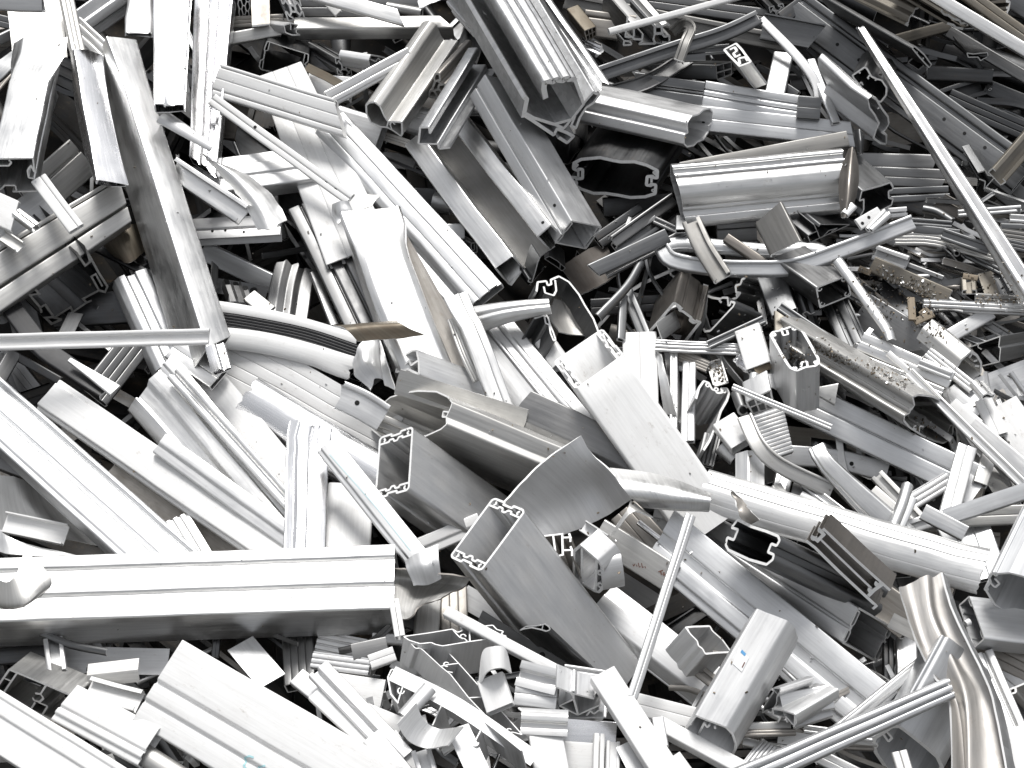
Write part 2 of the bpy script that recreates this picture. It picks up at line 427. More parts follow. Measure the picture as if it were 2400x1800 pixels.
# ------------------------------------------------------------------ tubes seen into the mouth
def quadmap(q, polys):
    (x0, y0), (x1, y1), (x2, y2), (x3, y3) = q
    o = []
    for pn, P, c, t in polys:
        o.append((pn, [((1 - u) * (1 - v) * x0 + u * (1 - v) * x1 + u * v * x2 + (1 - u) * v * x3, (1 - u) * (1 - v) * y0 + u * (1 - v) * y1 + u * v * y2 + (1 - u) * v * y3) for u, v in P], c, t))
    return o
UNIT = {
 'rect': [('shell', [(0, 0), (1, 0), (1, 1), (0, 1)], True, 1)],
 'slotbox': [('shell', [(.06, 0), (.36, .0), (.36, .035), (.64, .035), (.64, 0), (.94, 0), (1, .03), (1, .97), (.94, 1), (.64, 1), (.64, .965), (.36, .965), (.36, 1), (.06, 1), (0, .97), (0, .03)], True, 1),
   ('slot_wall', [(.02, .115), (.30, .115), (.30, .085), (.42, .085), (.45, .13), (.55, .13), (.58, .085), (.70, .085), (.70, .115), (.98, .115)], False, .9),
   ('slot_wall', [(.02, .885), (.30, .885), (.30, .915), (.42, .915), (.45, .87), (.55, .87), (.58, .915), (.70, .915), (.70, .885), (.98, .885)], False, .9),
   ('screw_port', [(.12, .03), (.17, .06), (.12, .09)], False, .9), ('screw_port', [(.88, .03), (.83, .06), (.88, .09)], False, .9),
   ('screw_port', [(.12, .97), (.17, .94), (.12, .91)], False, .9), ('screw_port', [(.88, .97), (.83, .94), (.88, .91)], False, .9)],
 'sqslot': [('shell', [(.0, 0), (1, 0), (1, .3), (.95, .3), (.95, .42), (1, .42), (1, 1), (0, 1), (0, .62), (.05, .62), (.05, .5), (0, .5)], True, 1),
   ('slot_wall', [(.0, .06), (.08, .08), (.08, .42), (.05, .5)], False, .8), ('slot_wall', [(.05, .62), (.08, .66), (.08, .94), (.02, .96)], False, .8),
   ('slot_wall', [(.98, .06), (.92, .06), (.92, .26), (.95, .3)], False, .8), ('slot_wall', [(.95, .42), (.92, .5), (.92, .94), (.98, .96)], False, .8)],
 'cornbox': [('shell', [(.03, 0), (.97, 0), (1, .04), (1, .96), (.97, 1), (.03, 1), (0, .96), (0, .04)], True, 1)] +
   [('screw_port', [(x + .07 * math.cos(a / 8 * 6.28), y + .09 * math.sin(a / 8 * 6.28)) for a in range(7)], False, .8) for x, y in ((.1, .12), (.9, .12), (.1, .88), (.9, .88))],
 'tslot': [('core', [(.36, .36), (.64, .36), (.64, .64), (.36, .64)], True, 1.5)] +
   [('arm', [(.5 + sx * .14, .5 + sy * .14), (.5 + sx * .34, .5 + sy * .34)], False, 1.3) for sx in (-1, 1) for sy in (-1, 1)] +
   [('corner', [(.5 + sx * .16, .5 + sy * .5), (.5 + sx * .16, .5 + sy * .42), (.5 + sx * .34, .5 + sy * .34), (.5 + sx * .42, .5 + sy * .16), (.5 + sx * .5, .5 + sy * .16), (.5 + sx * .5, .5 + sy * .5)], True, 1) for sx in (-1, 1) for sy in (-1, 1)],
}
UNIT['cells'] = [('shell', [(0, 0), (1, 0), (1, 1), (0, 1)], True, 1), ('web', [(.12, 0), (.12, 1)], False, .9), ('web', [(.57, 0), (.57, .35)], False, .9), ('web', [(.57, .7), (.57, 1)], False, .9), ('screw_port', [(.5, .42), (.57, .36), (.64, .46), (.62, .62), (.54, .66), (.5, .58)], False, 1), ('web', [(0, .35), (.12, .35)], False, .9), ('slot_wall', [(.6, .66), (.75, .66), (.75, 1)], False, .9)]
UNIT['grid'] = [('shell', [(0, 0), (1, 0), (1, 1), (0, 1)], True, 1)] + [('web', [(x, .0), (x, 1)], False, .9) for x in (.33, .66)] + [('web', [(0, .5), (1, .5)], False, .9)]
UNIT['hex'] = [('cell', [(cx + .2 * math.cos(a * 1.0472), cy + .2 * math.sin(a * 1.0472)) for a in range(6)], True, .9) for cx, cy in ((.2, .2), (.5, .38), (.2, .56), (.5, .74), (.8, .2), (.8, .56), (.2, .92), (.8, .92))]

def t(name, label, cat, polys, F, lift, mat, s=.8, sa=None, th=3.4, cutmat=None, O=None, extra=(), pm=None, zoom=True, **kw):
    """polys: ('preset', quad) or list of (part, pts, closed, thickness factor) traced in the picture plane of the cut end"""
    CNT[0] += 1; seed = CNT[0] * 1.37
    if isinstance(polys, tuple): polys = quadmap(polys[1], UNIT[polys[0]])
    polys = [(pn, [src(p) for p in P], c, tf * th) for pn, P, c, tf in polys]
    F = src(F)
    allp = np.array([p for _, P, _, _ in polys for p in P])
    O2 = np.array(src(O)) if O else (allp.min(0) + allp.max(0)) / 2
    d0 = plane_depth(O2[1]) - lift; k = d0 / FOC
    c = np.array(F) - O2; L = np.linalg.norm(c); ch = c / L
    sa = s if sa is None else sa
    g = -ch / s
    def onp(p): return unproj(p[0], p[1], d0 + float(np.dot(g, np.array(p) - O2)) * k)
    O3 = onp(O2); E3 = unproj(F[0], F[1], d0 + sa * L * k)
    e1 = onp(O2 + np.array([20, 0])) - O3; e2 = onp(O2 + np.array([0, -20])) - O3
    e1 /= np.linalg.norm(e1); e2 = e2 - e1 * np.dot(e1, e2); e2 /= np.linalg.norm(e2)
    P2 = []
    for pn, P, cl, tt in polys:
        q = [(float(np.dot(onp(p) - O3, e1)), float(np.dot(onp(p) - O3, e2))) for p in P]
        P2.append((pn, q, cl, tt * k))
    Ln = np.linalg.norm(E3 - O3); n = max(2, min(12, int(Ln / 55)))
    path = [O3 + (E3 - O3) * i / n for i in range(n + 1)]
    ps = sweep_section(P2, path, [(e1, e2)] * (n + 1), 1., None, kw, seed)
    parts = [(p[0], p[1], p[2], p[3], p[4], (pm or {}).get(p[0]), cutmat) for p in ps]
    return assemble(name, label, cat, parts, mat)

# ------------------------------------------------------------------ bent sheets
def sheet_part(rows, lift, th=3., sub=5, dent=2.0, tornf=0.):
    CNT[0] += 1; seed = CNT[0] * 1.37
    G = np.array([[pt(src(p), lift + (p[2] if len(p) > 2 else 0)) for p in r] for r in rows])
    def interp(A, n):          # catmull along axis 0
        A = np.concatenate([2 * A[:1] - A[1:2], A, 2 * A[-1:] - A[-2:-1]]); o = []
        for i in range(1, len(A) - 2):
            for j in range(n):
                q = j / n; a, bb, c, d = A[i - 1], A[i], A[i + 1], A[i + 2]
                o.append(.5 * (2 * bb + (c - a) * q + (2 * a - 5 * bb + 4 * c - d) * q * q + (3 * bb - a - 3 * c + d) * q ** 3))
        o.append(A[-2]); return np.array(o)
    G = interp(G, sub); G = interp(G.swapaxes(0, 1), sub).swapaxes(0, 1)
    R, C = G.shape[:2]
    for i in range(R):
        for j in range(C):
            G[i, j] += dentvec(G[i, j], seed, dent)
            if tornf and (i in (0, R - 1) or j in (0, C - 1)): G[i, j] += dentvec(G[i, j], seed + 5, tornf, 1 / 18.)
    N = np.zeros_like(G)
    du = np.gradient(G, axis=0); dv = np.gradient(G, axis=1); N = np.cross(du, dv); N /= np.linalg.norm(N, axis=2)[..., None] + 1e-9
    if N[R // 2, C // 2, 2] > 0: N = -N
    A, B = G, G - N * th
    V = np.concatenate([A.reshape(-1, 3), B.reshape(-1, 3)]); off = R * C
    Fc, U, M = [], [], []
    step = np.linalg.norm(G[1, 0] - G[0, 0]); stv = np.linalg.norm(G[0, 1] - G[0, 0])
    for i in range(R - 1):
        for j in range(C - 1):
            a, bq, c, d = i * C + j, i * C + j + 1, (i + 1) * C + j + 1, (i + 1) * C + j
            uvq = [(i * step, j * stv), (i * step, (j + 1) * stv), ((i + 1) * step, (j + 1) * stv), ((i + 1) * step, j * stv)]
            Fc.append((a, bq, c, d)); U += uvq; M.append(0)
            Fc.append((a + off, d + off, c + off, bq + off)); U += [uvq[0], uvq[3], uvq[2], uvq[1]]; M.append(0)
    rim = [(0, j, 0, j + 1) for j in range(C - 1)] + [(R - 1, j + 1, R - 1, j) for j in range(C - 1)] + [(i + 1, 0, i, 0) for i in range(R - 1)] + [(i, C - 1, i + 1, C - 1) for i in range(R - 1)]
    for i, j, k, l in rim:
        a, c = i * C + j, k * C + l
        Fc.append((c, a, a + off, c + off)); U += [(0, 0), (9, 0), (9, 3), (0, 3)]; M.append(1)
    return V, Fc, U, M
def sh(name, label, cat, rows, lift, mat, th=3., sub=5, dent=2., torn=1.5, cutmat=None, more=()):
    parts = [('sheet', *sheet_part(rows, lift, th, sub, dent, torn), None, cutmat)]
    for pn, r2, l2, m2 in more: parts.append((pn, *sheet_part(r2, l2, th, sub, dent, torn), m2, cutmat))
    return assemble(name, label, cat, parts, mat)
# ================================================================== the heap, piece by piece
# --- upper left corner
z(0, 0)
t('box_extrusion', 'bright box extrusion with flattened top and open slotted mouth at left edge', 'extrusion', [
  ('shell', [(-60, 1290), (265, 1290), (275, 1400), (250, 1345), (222, 1385), (230, 1440), (275, 1450), (300, 1545), (105, 1550), (135, 1545), (125, 1500), (40, 1500), (10, 1530), (-60, 1550)], True, 1),
  ('lip', [(80, 1300), (100, 1320), (80, 1345), (-20, 1345)], False, 1)], (345, 330), 330, 'mill', s=1.1, sa=.6, th=4, crush=(1, .75, .5), dent=4)
b('box_extrusion', 'dented sky-blue box profile with crumpled dark bottom end', 'extrusion', 'box', [(715, 420), (790, 900), (915, 1470)], 225, 150, (300, 330), 'mirror', 24, dent=1.5, crush=((1, .7, .25), (0, .5, .2)), jag=10)
b('long_profile', 'long bright profile with mirror-dark left face ending on horizontal cream bar', 'profile', 'box', [(985, 310), (1770, 2770)], 225, 470, (300, 300), 'mill', 31, crush=(0, .75, .18), dent=.7, cut=(0, -.5), t=4)
b('box_extrusion', 'pale blue flat box hanging from top edge with curled broken end', 'extrusion', 'box:g2', [(1395, -250), (1370, 845)], 245, 80, (330, 380), 'mirror', -6, taper=(1.3, .92), jag=8, dent=2.5)
b('channel_bar', 'tall stepped channel with mirror right side beside pale blue box', 'channel', 'box:-.5,0 -.22,0 -.22,-14 -.12,-14 -.12,-2 .12,-2 .2,-26 .42,-30 .42,-4 .5,-4', [(1745, -250), (1640, 1330)], 290, 100, (230, 260), 'mirror', -20, taper=(1.2, .75), cut=(0, .7))
b('post_profile', 'narrow grey post between the two leftmost dented boxes', 'profile', 'box:g2', [(505, -200), (640, 425)], 105, 60, (210, 230), 'beige', 18)
b('flat_plate', 'wide pale plate behind the leftmost bright box', 'plate', 'plate', [(245, -200), (330, 470)], 430, 20, (110, 130), 'beige', 5, dent=3)
b('crushed_tube', 'crushed grey tube end poking in at top left corner', 'tube', 'rbox', [(-250, 10), (345, 25)], 120, 60, (260, 260), 'satin', 0, crush=(1, .5, .6), jag=14)
b('bent_strip', 'twisted shiny strip at left edge below the corner', 'strip', 'cap', [(-180, 690), (0, 560), (155, 415)], 150, 30, (230, 260, 270), 'mill', 10, twist=50, jag=10, dent=4)
b('channel_strip', 'dull narrow channel under the twisted strip at left edge', 'channel', 'rail', [(-200, 900), (130, 500)], 90, 30, 180, 'tan', 10)
b('flat_strip', 'short grey strip crossing behind pale plate at left edge', 'strip', 'cap', [(-150, 400), (110, 270)], 75, 20, 90, 'satin', -20)
b('flat_strip', 'dark strip above grey strip at far left edge', 'strip', 'cap:g1', [(-150, 130), (100, 190)], 90, 20, 70, 'satin_dark', 0)
b('ribbed_panel', 'grey ridged panel slanting behind post at top left', 'panel', 'box:-.5,-6 -.2,-6 -.2,0 .1,0 .12,-8 .5,-8', [(560, 290), (1180, -140)], 250, 60, (70, 50), 'satin', -8)
b('stepped_strip', 'white triple-stepped strip crossing behind second dented box', 'strip', 'box:-.5,0 -.2,0 -.2,-8 -.1,-8 -.1,0 .2,0 .2,-8 .3,-8 .3,0 .5,0', [(600, 190), (900, 470)], 140, 50, (150, 160), 'whitem', 0)
b('crushed_tube', 'dark pinched tube end left of pale blue box', 'tube', 'rbox', [(1140, -200), (1135, 265)], 185, 110, (120, 170), 'satin', 0, crush=(1, .7, .5), jag=12, dent=4)
b('half_round_strip', 'grey half-round strip leaning across lower end of pale blue box', 'strip', 'half', [(1310, 930), (1720, 1190)], 100, 24, (330, 350), 'satin', 25, taper=(1.25, .7))
b('channel_offcut', 'small dark bronze channel with rusty lip beside tall stepped channel', 'channel', 'cap', [(1640, 1010), (1915, 1060)], 150, 60, (160, 160), 'bronze', 12, cutmat='rust')
b('flat_plate', 'light plate with brown seam in shade below second dented box', 'plate', 'box:-.5,0 .1,0 .1,-10 .18,-10 .18,-2 .5,-2', [(250, 1640), (680, 1260)], 330, 50, (110, 90), 'beige', -5)
b('small_strip', 'white slim strip with toothed end crossing grey stepped beam', 'strip', 'box:-.5,0 .1,0 .1,-5 .2,-5 .2,0 .5,0', [(310, 1440), (615, 1850)], 125, 30, (330, 320), 'white', 5)
z(0, 440)
b('flat_plate', 'cream plate with folded clip at left edge above grey beam', 'plate', 'cap', [(-250, 60), (120, 230)], 250, 30, (300, 320), 'white', 14, cut=(0, -.4))
b('clip_bracket', 'small bent silver clip at left edge on cream plate', 'bracket', 'chan', [(130, 190), (290, 310)], 80, 50, (325, 330), 'mill', 30)
b('clip_bracket', 'tan folded clip under the cream plate at left edge', 'bracket', 'u', [(0, 370), (150, 470)], 90, 50, (300, 310), 'beige', 20)
b('flat_plate', 'smooth bluish plate under cream plate at left', 'plate', 'plate', [(-100, 430), (430, 60)], 260, 20, (170, 180), 'satin_blue', 10)
b('stepped_beam', 'wide dull grey stepped beam slanting down to left edge', 'beam', 'box:-.5,-8 -.43,-8 -.43,-34 -.37,-34 -.37,-2 .12,0 .12,-30 .2,-30 .2,0 .5,0', [(1010, 80), (-250, 880)], 430, 150, (220, 240), 'beige', -14, cut=(.35, 0), taper=(.9, 1.1))
t('stair_profile', 'dark hollow profile with stair-stepped tan rim under grey beam', 'profile', [
  ('shell', [(620, 530), (690, 632), (730, 600), (690, 480), (730, 560), (800, 690), (870, 800), (850, 845), (800, 830), (670, 900), (700, 930), (740, 912)], False, 1.5),
  ('slot_wall', [(800, 830), (740, 720), (775, 700), (830, 800)], False, 1.3),
  ('shell', [(700, 930), (580, 1015), (555, 1030), (590, 1005), (570, 970), (440, 1055), (500, 1070)], False, 1.5),
  ('corner', [(500, 1070), (420, 1105), (370, 1055), (440, 1050)], False, 1.8),
  ('shell', [(440, 1055), (370, 950), (330, 970), (340, 1015), (330, 970), (245, 870), (320, 860), (265, 790)], False, 1.5)], (150, 420), 150, 'dark', s=1.2, sa=.8, th=3.6, cutmat='beige', r=0)
b('ribbed_profile', 'blue-grey ridged profile with rounded edge behind long mirror profile', 'profile', 'box:-.5,-30 -.42,-9 -.3,-1 -.16,0 -.16,-6 -.1,-10 .1,-10 .1,-2 .4,-2 .4,-10 .5,-12', [(1060, 690), (1400, 1420)], 340, 130, (110, 130), 'satin_blue', 8)
b('rail_bar', 'cream lipped rail lying horizontally across the left side', 'rail', 'box:-.5,0 -.34,0 -.34,-7 .24,-7 .3,0 .5,0', [(-300, 1255), (1690, 1203)], 122, 45, (430, 420), 'white', 8, cut=(0, .1))
sh('torn_sheet', 'olive torn sheet with rust spot behind long mirror profile', 'sheet', [[(800, 380), (950, 330, 20), (1130, 260)], [(850, 480), (1000, 460, 30), (1170, 400)], [(930, 560), (1060, 600, 20), (1180, 490)]], 110, 'rust', dent=5, torn=4)
b('thin_strip', 'dark thin strip running under olive torn sheet', 'strip', 'cap', [(700, 440), (1260, 720)], 60, 25, 90, 'dark', 20)
b('twisted_bar', 'glossy black twisted bar under the cream rail', 'bar', 'cap', [(60, 900), (330, 1270), (560, 1450), (870, 1640)], 165, 40, (170, 220, 240, 260), 'black', 10, twist=25, dent=5)
b('panel_strip', 'dark ribbed strip leaning below cream rail beside black bar', 'strip', 'box:g3', [(1120, 1240), (770, 1680)], 250, 50, (110, 140), 'satin_dark', 5)
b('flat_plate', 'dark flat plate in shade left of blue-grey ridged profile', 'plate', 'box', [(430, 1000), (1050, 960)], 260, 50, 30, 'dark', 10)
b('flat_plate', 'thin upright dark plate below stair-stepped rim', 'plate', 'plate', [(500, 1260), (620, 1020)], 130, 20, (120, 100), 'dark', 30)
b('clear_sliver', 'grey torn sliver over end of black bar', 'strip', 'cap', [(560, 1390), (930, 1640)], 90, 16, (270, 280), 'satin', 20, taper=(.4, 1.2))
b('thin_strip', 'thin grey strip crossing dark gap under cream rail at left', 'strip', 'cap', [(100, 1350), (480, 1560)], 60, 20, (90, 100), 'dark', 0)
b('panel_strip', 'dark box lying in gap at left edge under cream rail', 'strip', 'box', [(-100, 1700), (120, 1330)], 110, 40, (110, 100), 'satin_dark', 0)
b('small_box', 'small blue-grey box just beneath lower end of mirror profile', 'extrusion', 'box:g1', [(1400, 1290), (1760, 1540)], 200, 60, (240, 250), 'mill', 10)
b('end_piece', 'bright short profile under lower end of mirror profile', 'extrusion', 'box:-.5,0 0,0 .1,-8 .5,-8', [(1730, 1270), (1790, 1470)], 150, 60, (330, 330), 'mirror', -10, jag=6)
z(0, 0)
b('channel_bar', 'bright channel with open square end right of mirror profile', 'channel', 'chan', [(1380, 1340), (1960, 1730)], 170, 55, (270, 300), 'mill', 8)
sh('torn_sheet', 'long bright tapering torn sheet beside open channel', 'sheet', [[(1640, 1240), (1690, 1270, 15), (1740, 1300)], [(1800, 1430), (1900, 1420, 20), (2010, 1420)], [(1950, 1600), (2080, 1620, 25), (2212, 1580)], [(2080, 1870), (2200, 1850, 15), (2330, 1780)]], 290, 'mill', dent=4, torn=4)
b('stepped_box', 'pale grey stepped box with mitred right end left of white lined plate', 'extrusion', 'box:-.5,0 -.2,0 -.18,-4 -.1,-4 -.08,0 .2,0 .22,-5 .5,-5', [(1650, 1430), (2400, 1330)], 330, 150, (210, 210), 'satin', 34, cut=(0, -1.0), t=4)
z(0, 440)
b('box_bar', 'grey box bar with pin holes below pale stepped box', 'extrusion', 'box:.5,0 .0,0 -.02,-5 -.1,-5 -.12,0 -.5,0', [(1520, 340), (2270, 300)], 190, 110, (130, 130), 'satin', 30)
b('flat_plate', 'dark blue-grey strip slanting through gap below grey box bar', 'strip', 'box', [(1640, 510), (2300, 830)], 150, 60, (60, 40), 'satin_blue', -10)
b('slotted_strip', 'dark strip with row of oval slots in left gap', 'strip', 'plate', [(1730, 790), (2160, 860)], 130, 20, (90, 90), 'dark', 20)
b('upright_plate', 'thin upright plate in gap right of mirror profile', 'plate', 'plate', [(1740, 620), (1730, 800)], 80, 20, (140, 150), 'satin_dark', 50)
t('comb_profile', 'grey comb-toothed profile above curved tray with black gasket', 'profile', [('shell', [(1850, 950), (1855, 880), (1855, 930), (1920, 925), (1925, 900), (1925, 930), (1990, 935), (1992, 890), (1992, 940), (2050, 940)], False, 1.2)], (1900, 780), 190, 'satin_dark', s=1.2, r=0)
b('small_plate', 'light rounded plate above the curved tray with black gasket', 'plate', 'box', [(2020, 870), (2180, 1000)], 120, 20, (200, 210), 'beige', 20)

# --- top middle
z(580, 0)
t('slotted_tube', 'thin-walled slotted square tube with black mouth behind white lined profile', 'tube', [
  ('shell', [(160, 335), (300, 380), (495, 440), (490, 500), (465, 520), (475, 530), (455, 600), (440, 655), (330, 610), (110, 565), (95, 540), (105, 490), (130, 480), (140, 420), (135, 400)], True, 1),
  ('slot_wall', [(180, 340), (165, 410), (140, 415)], False, .8), ('slot_wall', [(130, 490), (120, 560)], False, .8), ('slot_wall', [(465, 440), (450, 520), (470, 530)], False, .8), ('slot_wall', [(430, 580), (420, 640)], False, .8)], (330, 330), 120, 'dark', s=1.2, sa=2.5, th=3)
t('framing_profile', 'cross-shaped slotted framing profile with toothed core at top left', 'profile', ('tslot', [(260, -40), (420, 0), (460, 150), (330, 170)]), (240, -200), 200, 'satin', s=1.5, th=3.4)
b('dull_bar', 'tan worn bar ending beside cross-shaped framing profile', 'bar', 'box:g2', [(-350, 190), (290, 160)], 85, 60, (160, 170), 'tan', 6)
b('dull_bar', 'second tan bar lying below worn bar at top left', 'bar', 'box', [(-380, 350), (285, 235)], 90, 60, (180, 180), 'beige', 12, cut=(0, .5))
t('small_profile', 'small rounded profile end below cross-shaped framing profile', 'profile', [('shell', [(295, 205), (350, 185), (410, 200), (432, 235), (395, 240), (395, 262), (428, 280), (360, 280), (310, 262)], True, 1), ('web', [(350, 187), (352, 240)], False, 1)], (150, 210), 185, 'satin', s=.8, th=3)
b('honeycomb_plate', 'tan torn plate hanging over honeycomb core at top', 'plate', 'plate', [(100, -200), (110, 200)], 150, 20, (200, 215), 'tan', 8, jag=14, dent=5)
t('honeycomb_core', 'grey honeycomb core with open cells at top left', 'core', ('hex', [(-90, -80), (30, -60), (10, 150), (-70, 120)]), (-60, -220), 200, 'satin_dark', s=1.4, th=2.2, r=0)
b('slat_panel', 'white hollow slat with open end at top middle', 'slat', 'boxw', [(420, -90), (1240, 135)], 115, 40, (240, 260), 'whitem', 24, cut=(0, -.9))
b('long_bar', 'long tan-grey bar with pointed right end under white slat', 'bar', 'box', [(380, 190), (1610, 175)], 120, 130, (170, 190), 'beige', 44, cut=(0, -.9), dent=4)
b('thin_strip', 'thin white strip under slat near top edge', 'strip', 'cap', [(600, -40), (735, 105)], 60, 20, 180, 'white', 0)
b('grey_bar', 'dark grey bar crossing behind framing profile near top edge', 'bar', 'box:g1', [(420, 60), (1420, 60)], 150, 60, 90, 'satin_dark', 10)
sh('torn_sheet', 'small torn grey sheet at top edge left of ribbed trough', 'sheet', [[(1375, -60), (1480, -70), (1590, -80)], [(1390, 70), (1460, 35, 10), (1570, -5)]], 260, 'satin_blue', torn=4)
b('pipe_offcut', 'dim grey pipe end behind long tan-grey bar', 'tube', 'pipe', [(1120, 60), (1400, 110)], 90, 90, 110, 'satin_dark', 0)
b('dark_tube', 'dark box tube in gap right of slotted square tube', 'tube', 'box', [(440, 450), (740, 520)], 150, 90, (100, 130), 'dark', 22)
t('framing_profile', 'dark framing profile with round core in gap behind short white strip', 'profile', ('tslot', [(715, 470), (830, 480), (850, 620), (735, 600)]), (560, 420), 140, 'satin_dark', s=.9, th=3)
t('rounded_tube', 'rounded grey tube end behind short white strip', 'tube', [('shell', [(985, 490), (1000, 445), (1060, 455), (1150, 480), (1160, 560), (1000, 570)], True, 1), ('slot_wall', [(1000, 480), (1040, 500), (1060, 470), (1090, 510)], False, 1)], (830, 470), 150, 'satin', s=.5, th=3.4)
b('rust_sheet', 'rusty torn strip below slotted square tube', 'sheet', 'plate', [(470, 545), (790, 700)], 70, 10, (150, 170), 'rust', 20, jag=10, dent=5)
b('flat_plate', 'grey plate under the rusty torn strip', 'plate', 'box', [(480, 690), (840, 720)], 200, 60, (110, 130), 'satin', 20)
b('short_strip', 'short white grooved strip slanting up to right over egg-shaped tube', 'strip', 'box:-.5,-4 -.3,-4 -.3,0 -.05,0 -.05,-5 .02,-5 .02,0 .5,0', [(660, 800), (1330, 440)], 130, 40, (290, 300), 'whitem', 6, jag=6, jagend=(0, 1))
b('lined_profile', 'white lined profile lying across the slotted square tube', 'profile', 'box:-.5,0 -.36,0 -.36,-7 -.29,-7 -.29,0 .02,0 .02,-5 .06,-5 .06,0 .38,0 .38,-7 .44,-7 .44,0 .5,0', [(-260, 640), (735, 950)], 255, 90, (260, 300), 'white', 8, cut=(0, -.75))
t('egg_tube', 'egg-shaped tube with pinched neck and square lobe facing lower left', 'tube', [('shell', [(962, 850), (985, 830), (1030, 825), (1075, 860), (1110, 940), (1140, 985), (1170, 985), (1252, 990), (1255, 1080), (1245, 1103), (1170, 1050), (1130, 1030), (1080, 1025), (1000, 990), (965, 920)], True, 1.2),
  ('web', [(1140, 985), (1130, 1030)], False, 1), ('screw_port', [(1165, 985), (1155, 1010), (1170, 1045)], False, 1), ('fin', [(1170, 985), (1195, 1010)], False, 1)], (1560, 310), 250, 'beige', s=.8, sa=.55, th=4)
t('framing_profile', 'triple star-hole framing profile behind formed grey channel', 'profile', [('core', [(1520, 600), (1555, 600), (1560, 650), (1520, 660), (1510, 630)], True, 1.3), ('core', [(1550, 690), (1600, 685), (1608, 740), (1570, 750), (1545, 720)], True, 1.3), ('core', [(1475, 740), (1510, 735), (1535, 780), (1515, 800), (1470, 785)], True, 1.3), ('web', [(1535, 655), (1575, 690)], False, 1.3), ('web', [(1520, 655), (1490, 740)], False, 1.3), ('web', [(1500, 745), (1555, 720)], False, 1.3)], (1790, 430), 290, 'tan', s=.9, sa=.5, th=4, cutmat='beige')
b('tan_bar', 'tan bar running up from star-hole profile beside egg tube', 'bar', 'box', [(1560, 640), (1790, 390)], 130, 60, (250, 230), 'tan', 10)
t('formed_channel', 'formed galvanised channel with folded lip and open lower end', 'channel', [('shell', [(1478, 1080), (1472, 1030), (1400, 1030), (1384, 1165), (1542, 1165), (1552, 1205), (1640, 1196)], False, 1.2)], (1900, 480), 330, 'galv', s=.8, sa=.45, th=4.4)
b('tube_offcut', 'bright grey tube lying behind mouth of egg-shaped tube', 'tube', 'rbox', [(700, 980), (1070, 1090)], 270, 150, (150, 150), 'satin', 10)
b('grey_bar', 'grey bar crossing behind egg-shaped tube and formed channel', 'bar', 'halfg', [(1240, 930), (1480, 1010)], 230, 60, (170, 170), 'satin', 0)
b('lined_plate', 'wide white plate with thin lines running down behind holed strip', 'plate', 'box:g2', [(260, 560), (900, 2050)], 480, 60, (150, 220), 'white', 4, taper=(.8, 1.1))
b('holed_strip', 'long thin white strip with screw holes beside white lined plate', 'strip', 'box:-.5,0 -.1,0 -.1,-4 .1,-4 .1,0 .5,0', [(-290, 800), (830, 1610)], 95, 26, (270, 280), 'white', 10)
b('round_edge_profile', 'long grey profile with bright rounded edge running to centre', 'profile', 'box:-.5,-40 -.46,-20 -.38,-6 -.28,0 -.14,0 -.14,-4 -.1,-4 -.1,-1 .15,-1 .15,-4 .18,-4 .18,0 .38,-2 .38,-8 .5,-12', [(640, 990), (1910, 2390)], 340, 110, (200, 250), 'satin_blue', 6)
# --- ribbed trough and its neighbours
z(1160, 0)
t('ribbed_trough', 'heavy hollow extrusion with ribbed arm forming a trough at top centre', 'extrusion', [
  ('ribbed_arm', [(650, 655), (640, 640), (600, 645), (598, 632), (560, 640), (556, 655), (520, 652), (516, 640), (480, 650), (476, 665), (440, 662), (405, 672), (398, 720), (412, 800)], False, 3.2),
  ('wall', [(650, 650), (720, 845)], False, 1.9),
  ('floor', [(720, 845), (620, 972), (480, 1008), (310, 955), (248, 920)], False, 1.9),
  ('leg', [(232, 955), (262, 810), (240, 790)], False, 2.6),
  ('base', [(235, 935), (300, 975), (480, 1095), (505, 1045), (590, 1080), (640, 1110), (590, 1160), (520, 1115)], False, 1.9),
  ('web', [(480, 1008), (560, 1045), (630, 960)], False, 1.7), ('web', [(310, 955), (300, 985)], False, 1.7),
  ('claw', [(720, 845), (800, 750), (845, 775), (800, 840), (740, 880), (690, 960), (660, 1045), (620, 1025), (650, 950)], False, 1.6)], (-330, -480), 400, 'galv', O=(480, 900), s=.9, sa=.35, th=4.2, r=1.5)
b('flange_plate', 'grey flange plate with tan edge and torn end right of ribbed trough', 'plate', 'cap:-.5,-26 -.36,-4 -.3,0 .1,0 .14,-5 .36,-5 .36,0 .5,-8', [(250, -120), (830, 720)], 190, 50, (390, 410), 'galv', -16, jag=16, jagend=(0, 1), cutmat='tan')
z(580, 0)
t('framing_profile', 'four-armed framing profile end lying inside the ribbed trough', 'profile', ('tslot', [(1775, 190), (1930, 115), (1990, 250), (1840, 300)]), (1720, 30), 420, 'satin', s=1.4, sa=.6, th=4.2)
z(1160, 0)
b('thin_rod', 'slim pale rod slanting up to the top edge', 'rod', 'box', [(925, 250), (2080, -60)], 42, 40, (330, 320), 'white', 20)
b('bent_bar', 'bent light bar rising to right above stacked grey rails', 'bar', 'chan', [(800, 610), (1480, 385), (1850, 270), (2140, 130)], 115, 40, (240, 270, 280, 290), 'satin_blue', 12, jag=10, jagend=(0, 1))
b('strip_loop', 'short curved strip looped over the bent light bar', 'strip', 'box:-.5,0 -.4,0 -.4,3 -.3,3 -.3,0 .3,0 .3,3 .4,3 .4,0 .5,0', [(1490, 490), (1545, 340), (1590, 230), (1530, 190), (1440, 260)], 80, 12, (345, 365, 350, 300, 250), 'beige', 4)
